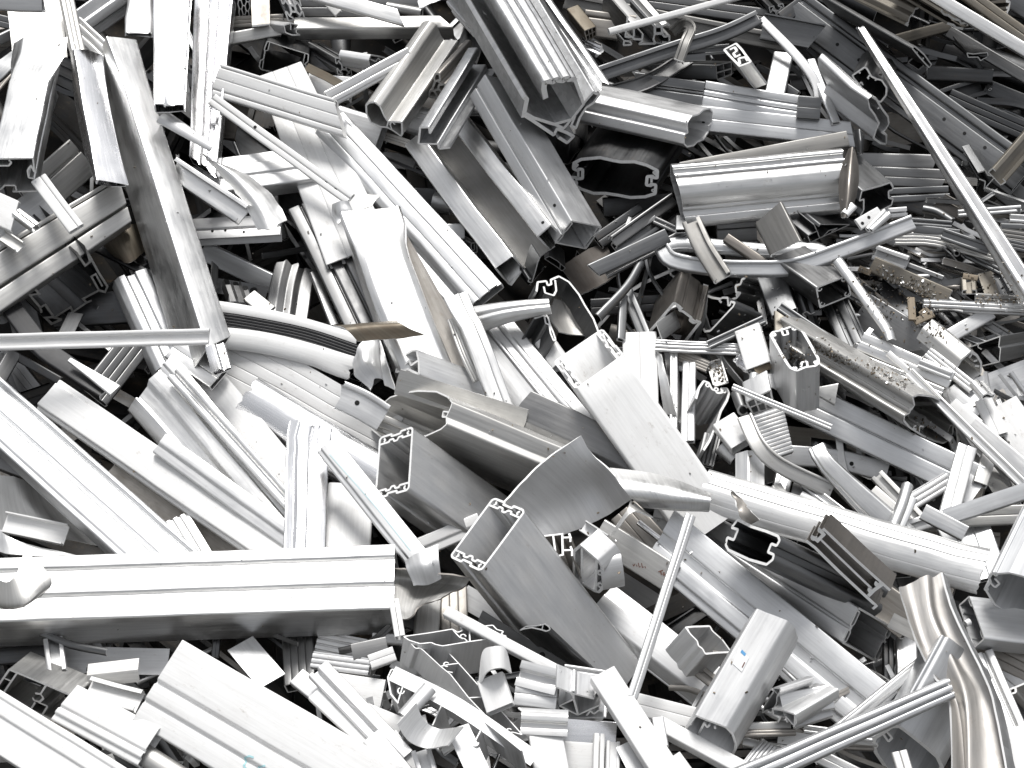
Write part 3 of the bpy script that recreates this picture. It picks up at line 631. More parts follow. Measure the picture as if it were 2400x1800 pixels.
t('framing_profile', 'large framing profile end with toothed round core above bent light bar', 'profile', [('core', [(1295, 215), (1350, 215), (1355, 270), (1295, 275)], True, 1.6), ('arm', [(1295, 215), (1270, 190)], False, 1.3), ('arm', [(1352, 215), (1400, 195), (1415, 210)], False, 1.3), ('arm', [(1352, 272), (1375, 300), (1415, 290), (1415, 350), (1355, 345)], False, 1.3), ('arm', [(1295, 275), (1285, 320), (1300, 355), (1170, 360), (1200, 330)], False, 1.3), ('corner', [(1045, 370), (1110, 365), (1100, 340), (1050, 335)], True, 1.2), ('corner', [(1080, 140), (1060, 300), (1085, 305), (1120, 300), (1130, 320), (1195, 325), (1200, 280)], False, 1.3), ('corner', [(1130, 300), (1130, 220), (1220, 205)], False, 1.3)], (1040, 40), 240, 'satin_dark', s=1.2, sa=.5, th=4)
b('tan_bar', 'tan flat bar left of large framing profile near top', 'bar', 'box:-.5,0 .2,0 .2,-8 .3,-8 .3,0 .5,0', [(720, 180), (1130, 230)], 200, 60, (240, 250), 'tan', 10)
t('brass_box', 'small brass-coloured twin box leaning beside ribbed trough', 'box', ('grid', [(722, 250), (815, 215), (818, 290), (745, 335)]), (630, 100), 280, 'rust', s=.8, sa=.4, th=3, cutmat='tan')
b('crumpled_bit', 'bright crumpled offcut right of trough flange', 'offcut', 'wave', [(690, 350), (850, 420)], 110, 40, (250, 260), 'mirror', 10, jag=14, dent=6)
b('long_channel', 'long dull channel running right behind slim pale rod', 'channel', 'chan', [(560, 0), (2350, 350)], 130, 40, (110, 110), 'beige', 8)
b('long_channel', 'dark long bar at very top edge right of centre', 'bar', 'box:g1', [(700, -70), (2300, 150)], 120, 50, (80, 80), 'satin_dark', 10)
b('bent_channel', 'dark curved channel under the bent light bar', 'channel', 'u', [(890, 760), (1230, 660), (1560, 460)], 125, 40, (190, 200, 190), 'satin_dark', 25)
t('dark_profile', 'dark box profile with webbed end under bent light bar', 'profile', [('shell', [(1790, 530), (1915, 500), (1920, 600), (1800, 645)], True, 1), ('web', [(1850, 515), (1860, 620)], False, 1), ('web', [(1795, 590), (1918, 555)], False, 1)], (1330, 560), 130, 'dark', s=.5, sa=.3, th=3.4, cutmat='satin')
t('corner_connector', 'chunky bright corner connector with curled white end', 'bracket', [('shell', [(1855, 400), (1950, 350), (2000, 400), (2075, 500), (1985, 535), (1900, 450)], True, 1.2), ('slot_wall', [(1900, 400), (1940, 380), (1960, 410), (1930, 430), (1950, 460), (1990, 440)], False, 1.4), ('slot_wall', [(1985, 520), (1975, 470), (2030, 460), (2050, 490)], False, 1.4)], (2090, 620), 300, 'mill', s=.8, sa=.5, th=4.5)
b('thin_strip', 'pair-lined thin strip behind corner connector', 'strip', 'rail', [(1600, 420), (1900, 395)], 70, 25, 190, 'satin', 0)
b('crushed_rod', 'small crushed light rod under looped strip', 'rod', 'rbox', [(1480, 470), (1710, 460)], 60, 40, 230, 'satin', 0, crush=(1, .6, .5))
b('grooved_rail', 'grooved grey rail stacked above rounded tube mouth', 'rail', 'box:-.5,0 -.1,0 -.1,-8 .0,-8 .0,-2 .05,-2 .05,-8 .12,-8 .12,0 .5,0', [(1120, 680), (1685, 760)], 190, 80, (170, 180), 'satin_blue', 12)
b('grooved_rail', 'long grooved pale rail reaching right to small block', 'rail', 'box:-.5,0 -.15,0 -.15,-8 -.05,-8 -.05,0 .1,0 .1,-8 .22,-8 .22,0 .5,0', [(1690, 755), (2470, 880)], 200, 80, (175, 195), 'satin_blue', 12)
b('flat_bar', 'broad white flat bar beneath grooved pale rail', 'bar', 'box:g1', [(1600, 950), (2900, 1090)], 200, 90, (170, 195), 'satin_blue', 14, cut=(0, -.3))
t('rounded_tube', 'grey tube with rounded lobed mouth facing right under grooved rail', 'tube', [('shell', [(1572, 975), (1600, 940), (1650, 925), (1690, 890), (1740, 878), (1765, 910), (1755, 1000), (1735, 1020), (1730, 1070), (1690, 1130), (1640, 1150), (1610, 1180), (1560, 1190), (1535, 1165), (1540, 1090), (1565, 1075), (1560, 1000)], True, 1.1)], (790, 840), 230, 'satin', s=.42, sa=.25, th=3.4)
t('oval_tube', 'large oval tube with slotted sides and black mouth at top centre', 'tube', [('shell', [(640, 1320), (700, 1290), (850, 1275), (960, 1300), (1020, 1310), (1130, 1310), (1230, 1340), (1318, 1385), (1315, 1445), (1280, 1440), (1280, 1430), (1235, 1432), (1228, 1500), (1265, 1505), (1265, 1495), (1305, 1500), (1300, 1570), (1220, 1595), (1100, 1600), (1000, 1580), (900, 1565), (800, 1565), (700, 1530), (630, 1490), (627, 1435), (660, 1438), (662, 1450), (710, 1445), (712, 1372), (678, 1370), (675, 1382), (637, 1368)], True, 1.3),
  ('screw_port', [(640, 1325), (670, 1335), (640, 1362)], False, 1.2), ('screw_port', [(632, 1470), (665, 1475), (660, 1505)], False, 1.2), ('screw_port', [(1310, 1395), (1285, 1400), (1312, 1425)], False, 1.2), ('screw_port', [(1300, 1540), (1275, 1545), (1298, 1560)], False, 1.2), ('slot_wall', [(675, 1382), (675, 1438)], False, 1), ('slot_wall', [(1268, 1440), (1268, 1495)], False, 1)], (1250, 1000), 190, 'dark', s=1.6, sa=1.5, th=5.8)
b('foil_chip', 'tiny crumpled foil chip resting on large oval tube', 'chip', 'wave', [(885, 1235), (960, 1255), (1070, 1245)], 34, 20, (200, 200, 200), 'mirror', 20, dent=4, jag=4)
t('dark_tube', 'dark rounded tube mouth left of the large oval tube', 'tube', [('shell', [(350, 1060), (420, 1060), (650, 1090), (720, 1130), (740, 1190), (700, 1240), (640, 1310), (590, 1335), (480, 1300), (330, 1180)], True, 1), ('slot_wall', [(690, 1130), (670, 1200), (700, 1210), (650, 1250), (600, 1330)], False, 1)], (560, 900), 130, 'dark', s=1.3, sa=1.2, th=3, cutmat='satin_dark')
b('white_strip', 'small upright white strip under claw of ribbed trough', 'strip', 'box', [(285, 960), (300, 1180)], 95, 40, (230, 220), 'white', 10)
b('round_front_profile', 'big glossy profile with rounded white front lying right of oval tube', 'profile', [('shell', [(76, -14), (70, 0), (64, 2), (63, -7), (50, -5), (49, 9), (44, 11), (43, 3), (34, 16), (20, 22), (2, 22), (-16, 14), (-28, 3), (-34, 2), (-35, -8), (-50, -8), (-51, -1), (-66, -5), (-74, -16), (-66, -60), (60, -70)], True, 4)], [(1495, 1585), (2830, 1460)], 100, 100, (270, 290), 'mill', 8, cut=(-.15, .05))
b('wedge_strip', 'thin grey wedge lying on top of glossy rounded profile', 'strip', 'cap', [(1500, 1340), (2860, 1120)], 120, 26, (240, 260), 'beige', 20, taper=(.45, 1.1))
# --- channels running down to the centre
z(580, 0)
b('twin_rail_channel', 'wide channel with two white rails and torn lower end at centre', 'channel', 'trough', [(1480, 1010), (2240, 2010)], 560, 230, (190, 260), 'mill', -4, pm={'web': 'beige_dim'}, jag=18, jagend=(0, 1), dent=3, t=4)
z(1160, 440)
t('square_tube', 'square tube with slotted walls ending beside twin-railed channel', 'tube', ('sqslot', [(620, 268), (862, 318), (738, 497), (488, 445)]), (-20, -790), 240, 'satin', s=.82, sa=.3, th=3.4)
# --- top right
z(1760, 0)
b('dotted_plate', 'long grey plate with row of pin holes crossing upper right', 'plate', 'box:-.5,-6 -.36,-6 -.34,0 .2,0 .22,-7 .32,-7 .34,0 .5,0', [(330, 60), (2200, 1440)], 330, 60, (110, 110), 'satin', 8, cut=(.3, 0))
b('twin_rod', 'long slim angle with bright rib running down right side', 'angle', 'box:-.5,-4 -.2,0 -.12,6 0,6 .06,0 .5,-2', [(880, 230), (2320, 2500)], 160, 50, (260, 300), 'mill', -12, taper=(.45, 1.15))
b('bent_strip', 'bent dull strip curving down right of bent bar tip', 'strip', 'cap', [(80, 150), (380, 460), (520, 660), (555, 830)], 66, 20, (250, 230, 210, 190), 'satin', 20)
b('trough_channel', 'short dark trough below bent strip at upper right', 'channel', 'u', [(90, 210), (530, 290)], 200, 60, (170, 180), 'satin', 12, cut=(0, .5))
t('framing_profile', 'dark framing profile stub at top edge right', 'profile', ('tslot', [(150, 60), (260, 30), (290, 150), (180, 180)]), (60, -60), 100, 'dark', s=1, th=3)
b('dark_block', 'dark box tube behind corner of dotted plate', 'tube', 'box', [(260, 140), (420, 20)], 110, 70, 110, 'dark', 10)
b('flat_plate', 'plain grey upright plate beside curving dull strip', 'plate', 'box', [(265, 430), (185, 780)], 150, 40, (180, 200), 'satin', -8)
b('thin_bar', 'slim notched bar standing beside S-bent crushed tube', 'bar', 'box', [(490, 480), (690, 990)], 62, 30, (200, 220), 'satin_blue', 22)
t('key_tube', 'key-shaped hollow tube with black mouth at upper right', 'tube', [('shell', [(822, 610), (920, 545), (940, 555), (975, 620), (1020, 640), (1060, 650), (1100, 710), (1095, 770), (1050, 825), (980, 790), (900, 730), (890, 700), (830, 630)], True, 1.1), ('fin', [(965, 605), (945, 630), (955, 640)], False, 1), ('fin', [(1010, 640), (1008, 655)], False, 1), ('fin', [(875, 680), (895, 665), (905, 690)], False, 1), ('fin', [(870, 580), (885, 595)], False, 1)], (1040, 520), 190, 'satin_dark', s=1.5, sa=1.5, th=3.8)
t('crushed_tube', 'S-bent crushed grey tube with black pear-shaped mouth', 'tube', [('shell', [(975, 800), (1000, 775), (1035, 800), (1070, 880), (1105, 940), (1108, 990), (1085, 1040), (1055, 1060), (1095, 1080), (1105, 1160), (1040, 1140), (985, 1110), (1015, 1050), (1040, 1000), (1010, 930), (985, 880)], True, 1.2), ('fin', [(1050, 870), (1035, 880)], False, 1)], (640, 640), 260, 'satin', s=.6, sa=.45, th=4, dent=12, O=(1045, 960), jag=3)
b('small_block', 'small pale block at right end of grooved pale rail', 'block', 'box:g1', [(380, 865), (565, 880)], 175, 60, (240, 240), 'satin', 10)
b('small_offcut', 'small dark webbed offcut behind the pale block', 'offcut', 'boxw', [(280, 710), (370, 770)], 70, 50, 170, 'dark', 10)
sh('end_cap_profile', 'dark purple-grey bullnose piece at right end of glossy rounded profile', 'profile', [[(790, 1205), (825, 1190, 6), (850, 1235)], [(735, 1340), (810, 1330, 22), (872, 1350)], [(712, 1480), (800, 1470, 28), (874, 1480)], [(715, 1600), (790, 1600, 22), (850, 1605)], [(730, 1760), (765, 1760, 8), (800, 1755)]], 330, 'bronze', torn=0, dent=1, th=5)
sh('end_cap_profile', 'short dark rounded piece above bullnose piece', 'profile', [[(835, 1050), (880, 1045, 14), (920, 1085)], [(840, 1150), (890, 1150, 18), (915, 1160)], [(860, 1230), (890, 1240, 8), (905, 1250)]], 300, 'dark', torn=0, dent=1, th=5)
b('lamella', 'dark flat lamella with bent tip behind bullnose piece', 'slat', 'box', [(880, 1290), (1500, 1310)], 110, 30, (150, 160), 'satin_dark', 16, cut=(0, .4))
b('lamella', 'wide dark lamella below bent-tip lamella', 'slat', 'box:g1', [(880, 1420), (1570, 1450)], 150, 40, (140, 150), 'satin_dark', 8, cut=(0, .4))
b('lamella', 'thin dark lamella with rounded tip at right of slotted channel', 'slat', 'rbox', [(1050, 1550), (1600, 1530)], 46, 24, 150, 'satin', 8)
b('lamella', 'lowest thin lamella of the dark stack', 'slat', 'rbox', [(1050, 1620), (1610, 1590)], 46, 24, 150, 'satin', 8)
b('white_bar', 'bright white bar crossing the top right corner', 'bar', 'box', [(1350, -120), (2350, 480)], 92, 60, (300, 300), 'whitem', 10)
b('tan_bar', 'tan grooved bar above the bright white corner bar', 'bar', 'box:g1', [(1600, -160), (2400, 420)], 110, 60, (240, 240), 'tan', 10)
t('zigzag_profile', 'dark tan profile with bright zigzag end near top edge', 'profile', [('shell', [(1372, 35), (1355, 65), (1330, 70), (1315, 110), (1285, 140), (1275, 185), (1250, 195), (1275, 205)], False, 1.4)], (900, -80), 200, 'tan', s=.5, sa=.3, th=4, cutmat='cut')
t('zigzag_profile', 'second bright zigzag profile end left of white corner bar', 'profile', [('shell', [(1540, 85), (1565, 115), (1600, 125), (1640, 155), (1690, 165), (1700, 190), (1755, 185), (1750, 210)], False, 1.4), ('shell', [(1590, 190), (1640, 205), (1660, 225), (1720, 235)], False, 1.4)], (1250, -80), 200, 'tan', s=.6, sa=.3, th=4, cutmat='cut')
t('ribbed_profile', 'tan ribbed profile with bright upright end in top right corner', 'profile', [('shell', [(2065, 8), (2100, 15), (2090, 70), (2075, 100), (2085, 130), (2100, 140), (2090, 215), (2060, 215)], False, 1.6), ('rib', [(2088, 60), (2070, 65)], False, 1.4), ('rib', [(2078, 110), (2062, 110)], False, 1.4)], (1830, 130), 230, 'tan', s=.4, sa=.3, th=4)
b('flat_plate', 'light grey plate cut off by top right corner', 'plate', 'box', [(1930, -160), (2450, 170)], 210, 40, 190, 'satin', 8)
t('thin_panel', 'dark thin hollow panel with rough open end at upper right', 'panel', [('shell', [(1308, 390), (1328, 375), (1400, 440), (1462, 525), (1442, 548), (1370, 470)], True, 1), ('web', [(1350, 420), (1340, 440)], False, 1), ('web', [(1400, 470), (1385, 490)], False, 1.4)], (620, 20), 170, 'satin_dark', s=.42, sa=.15, th=3.4)
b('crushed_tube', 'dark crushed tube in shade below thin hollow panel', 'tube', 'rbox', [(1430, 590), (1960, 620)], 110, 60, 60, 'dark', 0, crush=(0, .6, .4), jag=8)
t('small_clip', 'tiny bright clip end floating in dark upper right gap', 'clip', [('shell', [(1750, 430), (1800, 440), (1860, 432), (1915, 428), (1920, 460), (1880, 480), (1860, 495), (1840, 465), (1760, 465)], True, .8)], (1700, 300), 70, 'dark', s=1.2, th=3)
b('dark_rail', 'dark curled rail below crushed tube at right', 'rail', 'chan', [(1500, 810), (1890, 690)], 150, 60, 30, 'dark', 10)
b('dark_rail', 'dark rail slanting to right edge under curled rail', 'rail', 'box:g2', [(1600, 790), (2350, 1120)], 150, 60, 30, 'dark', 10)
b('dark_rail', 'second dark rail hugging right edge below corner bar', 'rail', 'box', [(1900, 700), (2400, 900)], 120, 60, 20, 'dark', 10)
b('clip_bar', 'dirty tan clip bar with looped end beside right edge', 'bar', 'chan', [(2330, 1050), (2010, 1420)], 150, 60, (200, 240), 'tan', 10)
t('small_corner', 'small bright corner profile under slim ribbed angle at right', 'profile', [('shell', [(1840, 1400), (1900, 1380), (1920, 1420), (1980, 1430), (1890, 1535), (1900, 1470), (1850, 1450)], False, 1)], (1780, 1250), 150, 'satin', s=1, th=3.4)
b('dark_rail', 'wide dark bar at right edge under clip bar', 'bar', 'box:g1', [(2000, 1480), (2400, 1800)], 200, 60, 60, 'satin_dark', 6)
b('light_strip', 'narrow pale strip between white corner bar and dotted plate', 'strip', 'box', [(1600, 250), (2350, 700)], 90, 40, 60, 'satin_dark', 10)
b('thin_bar', 'long thin brown bar below zigzag ends at top right', 'bar', 'box', [(1150, 330), (1750, 170)], 80, 40, 40, 'tan', 10)
# --- left of centre
z(580, 440)
comp('gasket_tray', 'curved white tray with black ribbed gasket along its groove', 'channel', [
  ('tray', 'half', [(-340, 960), (0, 1010), (450, 1110), (880, 1240)], 120, 30, (240, 240, 240, 240), 'white', 12, {'jag': 8, 'jagend': (0, 1)}),
  ('gasket', 'ribs:5', [(-330, 1055), (0, 1100), (450, 1190), (880, 1330)], 115, 20, (238, 238, 238, 238), 'black', 0, {'cm': 'black', 't': 2}),
  ('tray', 'half', [(-330, 1200), (80, 1245), (480, 1335), (850, 1455)], 170, 40, (230, 230, 230, 230), 'white', 8, {'jag': 14, 'jagend': (0, 1), 'crush': (1, .5, .35)})], 'white')
b('lined_plate', 'broad dusty white plate with scored lines and torn notch', 'plate', 'plate:g4', [(-330, 1260), (1150, 2070)], 470, 30, (180, 190), 'white', 6, dent=5)
b('crushed_tube', 'tall white tube with crushed top standing at centre', 'tube', [('shell', [(-62, -30), (-58, -12), (-44, -2), (-20, 0), (40, 0), (56, -6), (62, -24), (58, -70), (-56, -76)], True, 4)], [(985, 160), (1180, 740), (1470, 1480)], 400, 100, (300, 320, 280), 'mill', 17, dent=5, crush=(0, .8, .35), jag=10, jagend=(1, 0))
sh('torn_sheet', 'folded grey flap at crushed top of tall white tube', 'sheet', [[(680, 130), (740, 110, 15), (820, 110, 20)], [(690, 220, -10), (750, 200, 10), (850, 190, 10)], [(730, 290), (790, 240), (860, 210)]], 290, 'mill', torn=3)
sh('torn_sheet', 'beige triangular flap behind crushed top of white tube', 'sheet', [[(870, 60), (970, 55), (1080, 60)], [(900, 110), (960, 110), (1040, 100)], [(930, 170), (970, 160), (1010, 150)]], 280, 'beige', torn=2)
b('flat_plate', 'tan streaked plate leaning along right side of white tube', 'plate', 'plate', [(1230, 400), (1800, 1570)], 250, 20, (250, 250), 'tan', -8, taper=(.5, 1.15))
b('stepped_channel', 'dark grey stepped channel left of tall white tube', 'channel', 'box:-.5,0 -.2,0 -.18,-10 -.12,-10 -.1,0 .18,-3 .2,-12 .26,-12 .28,0 .5,-2', [(470, 120), (960, 1120)], 300, 90, (190, 200), 'satin_dark', 4)
b('thin_strip', 'thin dark strip left of dark stepped channel', 'strip', 'box', [(540, 680), (710, 1110)], 70, 30, (140, 160), 'satin_dark', 15)
b('flat_strip', 'narrow dark strip in gap right of tan streaked plate', 'strip', 'box', [(1280, 480), (1680, 930)], 100, 40, (200, 210), 'satin', 20)
sh('angle_plate', 'rusty brown angle plate lying across white tube', 'plate', [[(690, 1112), (950, 1095), (1210, 1078)], [(790, 1140, 25), (1000, 1120, 25), (1250, 1105, 25)], [(890, 1245, 10), (1150, 1225, 10), (1430, 1195, 10)]], 350, 'rust', torn=2, th=4)
b('white_post', 'white crushed post leaning right of tan streaked plate', 'post', 'box:-.5,-3 .1,0 .14,-6 .5,-10', [(1690, 840), (1860, 1210), (2110, 1900)], 175, 70, (330, 330, 300), 'whitem', 8, crush=(0, .6, .3), jag=8, dent=3)
b('thin_strip', 'bundle of thin tan strips beside white crushed post', 'strip', 'ribs:3', [(1650, 1060), (1760, 1350), (1860, 1560)], 70, 24, (290, 290, 280), 'beige', 0)
b('boat_tube', 'white tube crushed to boat-shaped tip right of crushed post', 'tube', [('shell', [(-30, -36), (-32, -12), (-20, 2), (-4, 6), (4, 0), (14, 2), (28, -8), (32, -26), (20, -40)], True, 4)], [(1700, 1100), (2080, 1010), (2450, 950)], 200, 60, (250, 290, 310), 'whitem', 6, crush=(1, .55, .35), taper=(1.1, .55), dent=3)
z(1160, 440)
b('ridged_profile', 'broad grey ridged profile running down right from boat-tipped tube', 'profile', 'box:-.5,-20 -.44,-4 -.36,0 .02,0 .04,5 .07,5 .09,-2 .22,-6 .24,-2 .3,-2 .32,-8 .5,-10', [(-110, 1130), (640, 2050)], 480, 120, (210, 240), 'satin', 6, jag=3)
z(580, 440)
t('bracket_tube', 'rounded three-port tube end under white tube foot', 'tube', [('shell', [(1200, 1490), (1215, 1420), (1245, 1370), (1340, 1318), (1370, 1320), (1388, 1400), (1390, 1515), (1300, 1470), (1215, 1490)], True, 1.3), ('web', [(1255, 1385), (1265, 1440), (1310, 1400), (1325, 1440), (1385, 1400)], False, 1.3), ('screw_port', [(1225, 1395), (1245, 1400), (1240, 1430)], False, 1.2)], (2260, 1780), 300, 'satin', s=.75, sa=.4, th=4.2)
b('flange_profile', 'beige flanged profile in front of rounded three-port tube', 'profile', 'ang', [(1215, 1570), (2250, 1900)], 210, 130, (330, 330), 'beige', -12, jag=4)
sh('torn_sheet', 'dark twisted torn sheet below rusty angle plate', 'sheet', [[(850, 1420), (930, 1250, 10), (1080, 1230)], [(880, 1530), (960, 1400, 25), (1090, 1400)], [(1000, 1640), (1040, 1540), (1130, 1560)]], 250, 'satin', dent=6, torn=4)
sh('torn_sheet', 'bright edged sheet sliver beside three-port tube', 'sheet', [[(1070, 1240), (1090, 1300, 14)], [(1080, 1420), (1130, 1440, 20)], [(1110, 1600), (1200, 1640, 10)]], 270, 'mill', torn=3)
b('ribbed_strip', 'dark ribbed strip with bright torn top in left centre gap', 'strip', 'box:-.5,-8 -.3,0 -.1,-6 .05,0 .2,-8 .5,-2', [(400, 630), (340, 900), (300, 1120)], 330, 60, (110, 130, 140), 'satin_dark', 0, jag=14, jagend=(1, 0), dent=4)
b('small_box', 'small pale box in gap left of twin-railed channel', 'box', 'box', [(1510, 355), (1760, 355)], 125, 50, 140, 'satin', 12)
t('small_tube', 'tiny square-celled tube end beside twin-railed channel', 'tube', [('shell', [(1785, 530), (1860, 525), (1855, 445), (1812, 450), (1815, 505), (1838, 505), (1838, 460)], False, 1)], (1700, 420), 130, 'satin_dark', s=1.2, th=3)
b('dark_bar', 'dark grey bar lying in gap beneath round-edged profile', 'bar', 'box', [(1220, 100), (1620, 110)], 200, 60, 60, 'dark', 0)
b('bright_block', 'shiny rounded tube stub in gap under round-edged profile', 'tube', 'pipe', [(1490, 110), (1640, 140)], 150, 150, 100, 'satin', 0)

# --- right of centre, upper
z(1160, 440)
sh('brown_plate', 'mottled brown plate lying in shade at centre right', 'plate', [[(530, 640), (720, 520), (900, 440)], [(600, 740), (780, 640), (950, 560)], [(690, 860), (860, 780), (1000, 690)]], 110, 'brown', torn=2, th=6)
b('hook_strip', 'grey hooked strip with clip end above brown plate', 'strip', 'cap:-.5,0 .3,0 .3,8 .5,8', [(960, 440), (1450, 90)], 95, 40, (200, 180), 'satin_dark', 6)
b('hook_strip', 'shiny short channel between hooked strip and flat grey strip', 'channel', 'chan', [(990, 490), (1330, 270)], 120, 50, (190, 180), 'satin', 10)
b('flat_strip', 'flat grey strip with square-cut left end above brown plate', 'strip', 'box', [(800, 665), (1400, 385)], 115, 26, (250, 240), 'satin', 6, cut=(-.4, 0))
b('rail_strip', 'thin grooved rail just under flat grey strip', 'rail', 'rail', [(900, 690), (1560, 360)], 75, 30, (215, 200), 'satin_dark', 10)
b('dark_strip', 'dim strip behind the hooked strip', 'strip', 'box:g1', [(840, 430), (1200, 180)], 130, 40, (130, 120), 'dark', 8)
b('dark_strip', 'dark bar under large oval tube', 'bar', 'box', [(880, 160), (1420, 120)], 150, 60, 50, 'dark', 0)
b('rail_strip', 'thin strip crossing right under glossy rounded profile', 'strip', 'rail', [(1290, 260), (1640, 420)], 55, 26, 190, 'satin_dark', 10)
t('small_strip', 'tiny hollow strip end under left of glossy rounded profile', 'strip', ('rect', [(1465, 335), (1560, 335), (1565, 360), (1470, 365)]), (1520, 240), 230, 'satin', s=.9, th=2.6)
b('curved_rail', 'long white rail curving upward at right end', 'rail', 'cap:-.5,-8 -.42,0 .3,0 .34,6 .5,6', [(1345, 480), (1440, 585), (1750, 640), (2074, 655), (2400, 640), (2800, 510), (3390, 280)], 120, 40, (220, 250, 270, 280, 280, 290, 300), 'satin_blue', 14)
b('curved_rail', 'inner grooved rail looping back behind the curving white rail', 'rail', 'halfg', [(1345, 500), (1480, 450), (1850, 470), (2200, 500), (2480, 490), (2640, 510), (2740, 580)], 120, 40, (215, 210, 210, 210, 220, 225, 220), 'satin_blue', 20)
b('bent_channel', 'tan bent channel hanging over curving white rail', 'channel', 'chan', [(1590, 260), (1690, 480), (1840, 720)], 150, 40, (300, 320, 340), 'beige_dim', 4)
b('dark_plate', 'dark plate tucked under middle of glossy rounded profile', 'plate', 'box:g1', [(1800, 340), (2120, 320)], 220, 40, 150, 'satin_dark', 0)
b('angle_strip', 'brown-black angle strip behind curving white rail', 'strip', 'cap', [(1870, 400), (2180, 610)], 75, 40, (235, 240), 'bronze', 16)
t('oval_tube', 'big dark oval tube mouth with slotted side under curving rail', 'tube', [('shell', [(1400, 640), (1420, 700), (1500, 770), (1620, 840), (1760, 890), (1900, 910), (1960, 890), (1990, 850), (1955, 845), (1950, 790), (1990, 780), (2000, 740), (2025, 730), (2000, 680), (1850, 620), (1600, 590), (1450, 600)], True, 1.3), ('screw_port', [(1960, 880), (1955, 860), (1985, 860)], False, 1), ('screw_port', [(2020, 740), (1995, 745), (2000, 765)], False, 1)], (2250, 900), 150, 'satin_dark', s=1.0, sa=.9, th=4)
t('square_tube', 'bronze square tube with open mouth and bolt slots', 'tube', [('shell', [(1450, 932), (1500, 965), (1495, 995), (1520, 1000), (1590, 1050), (1580, 1075), (1610, 1095), (1640, 1085), (1665, 1085), (1470, 1330), (1235, 1185)], True, 1.4), ('screw_port', [(1470, 950), (1500, 985), (1515, 970)], False, 1.3), ('screw_port', [(1590, 1060), (1630, 1090), (1640, 1070)], False, 1.3)], (1520, 850), 240, 'bronze', s=1.0, sa=1.8, th=5, cutmat='cut')
b('angle_offcut', 'bright angle offcut lying inside bronze square tube mouth', 'angle', 'ang', [(1330, 1170), (1480, 1060)], 160, 80, (265, 255), 'mill', -28)
t('arch_channel', 'grey arch-ended channel right of bronze square tube', 'channel', [('shell', [(1690, 1140), (1700, 1165), (1745, 1160), (1930, 960), (1945, 930), (1910, 920), (1905, 950), (1890, 950), (1885, 890), (1840, 890), (1815, 910), (1835, 930)], False, 1.3)], (2030, 1120), 250, 'satin', s=.75, sa=.6, th=4)
t('wavy_profile', 'open wavy-walled profile with long curved rim at centre right', 'profile', [('shell', [(340, 840), (350, 765), (420, 755), (430, 790), (460, 780), (455, 745), (520, 715), (600, 760), (680, 860), (730, 950), (800, 1060), (838, 1160)], False, 1.3), ('slot_wall', [(400, 800), (410, 850), (480, 870), (500, 830), (490, 745)], False, 1.2)], (520, 1060), 280, 'satin', s=.9, sa=.7, th=4, O=(590, 940))
sh('curved_plate', 'dirty grey curved plate inside wavy-walled profile', 'plate', [[(480, 900), (600, 930, -10), (700, 960)], [(440, 1040), (600, 1060, -20), (800, 1150)], [(520, 1170), (650, 1190, -10), (830, 1190)]], 215, 'beige', torn=1)
t('slotted_tube', 'white-edged tube with slotted wall half hidden by boat-tipped tube', 'tube', [('shell', [(320, 1060), (400, 1035), (412, 1100), (440, 1110), (450, 1180), (475, 1240), (490, 1230), (470, 1170), (445, 1110), (430, 1050), (400, 1005)], False, 1.3), ('slot_wall', [(400, 1035), (430, 1050)], False, 1)], (300, 1300), 270, 'satin', s=.9, sa=.5, th=3.4)
b('white_tube', 'short white rounded tube below slotted wall', 'tube', 'rbox', [(380, 1220), (520, 1420)], 150, 90, (230, 240), 'white', -8)
t('rectangular_tube', 'big white rectangular tube with wide slotted open mouth at centre right', 'tube', ('slotbox', [(862, 1145), (1037, 1352), (655, 1622), (480, 1408)]), (1640, 2640), 400, 'white', s=.6, sa=-.28, th=4.6)
b('white_plate', 'upright white plate with seam behind big white tube', 'plate', 'box:g1', [(1172, 1170), (1190, 2000)], 272, 50, (220, 240), 'white', 0)
b('triple_rail', 'horizontal triple-grooved silver rail joining white plate', 'rail', 'box:-.5,0 -.32,0 -.32,-6 -.2,-6 -.2,0 .05,0 .05,-6 .15,-6 .15,0 .3,0 .3,-6 .38,-6 .38,0 .5,0', [(1300, 1275), (2020, 1312)], 90, 30, (250, 260), 'mill', 8)
b('vertical_strip', 'slim upright white strip below triple-grooved rail', 'strip', 'rail', [(1450, 1290), (1445, 1990)], 55, 24, (235, 235), 'whitem', 6)
b('vertical_strip', 'wider upright grey strip right of slim upright strip', 'strip', 'box:g1', [(1572, 1390), (1560, 2050)], 105, 40, (225, 235), 'satin', -8)
b('vertical_strip', 'dark upright strip between slim strip and white plate', 'strip', 'cap', [(1420, 1340), (1480, 1900)], 110, 40, (190, 190), 'satin_dark', 20)
sh('curved_sheet', 'curled grey sheet edge right of upright white plate', 'sheet', [[(1310, 1320), (1340, 1340, 10)], [(1330, 1560, 20), (1400, 1560, 30)], [(1370, 1840), (1470, 1850, 10)]], 230, 'mill')
b('rod', 'slim upright rod above triple-grooved rail', 'rod', 'box', [(1045, 870), (1025, 1220)], 60, 36, (210, 230), 'satin', 16)
b('lean_strip', 'grey strip leaning right behind slim upright rod', 'strip', 'chan', [(1060, 840), (1210, 1190)], 100, 40, (195, 210), 'satin', 0)
b('blade_strip', 'pointed blade-like grey strip above wavy-walled profile', 'strip', 'half', [(1200, 595), (1080, 800), (850, 1050)], 110, 26, (220, 240, 250), 'satin_blue', 22, taper=(.6, .7))
b('dark_bar', 'dark bar lying in gap left of bronze square tube', 'bar', 'box:g1', [(780, 970), (1440, 930)], 130, 60, 110, 'dark', 0)
b('diagonal_rail', 'slim rail rising right past arch-ended channel', 'rail', 'rail', [(1730, 1270), (2180, 1065)], 66, 26, (275, 285), 'satin', 10)
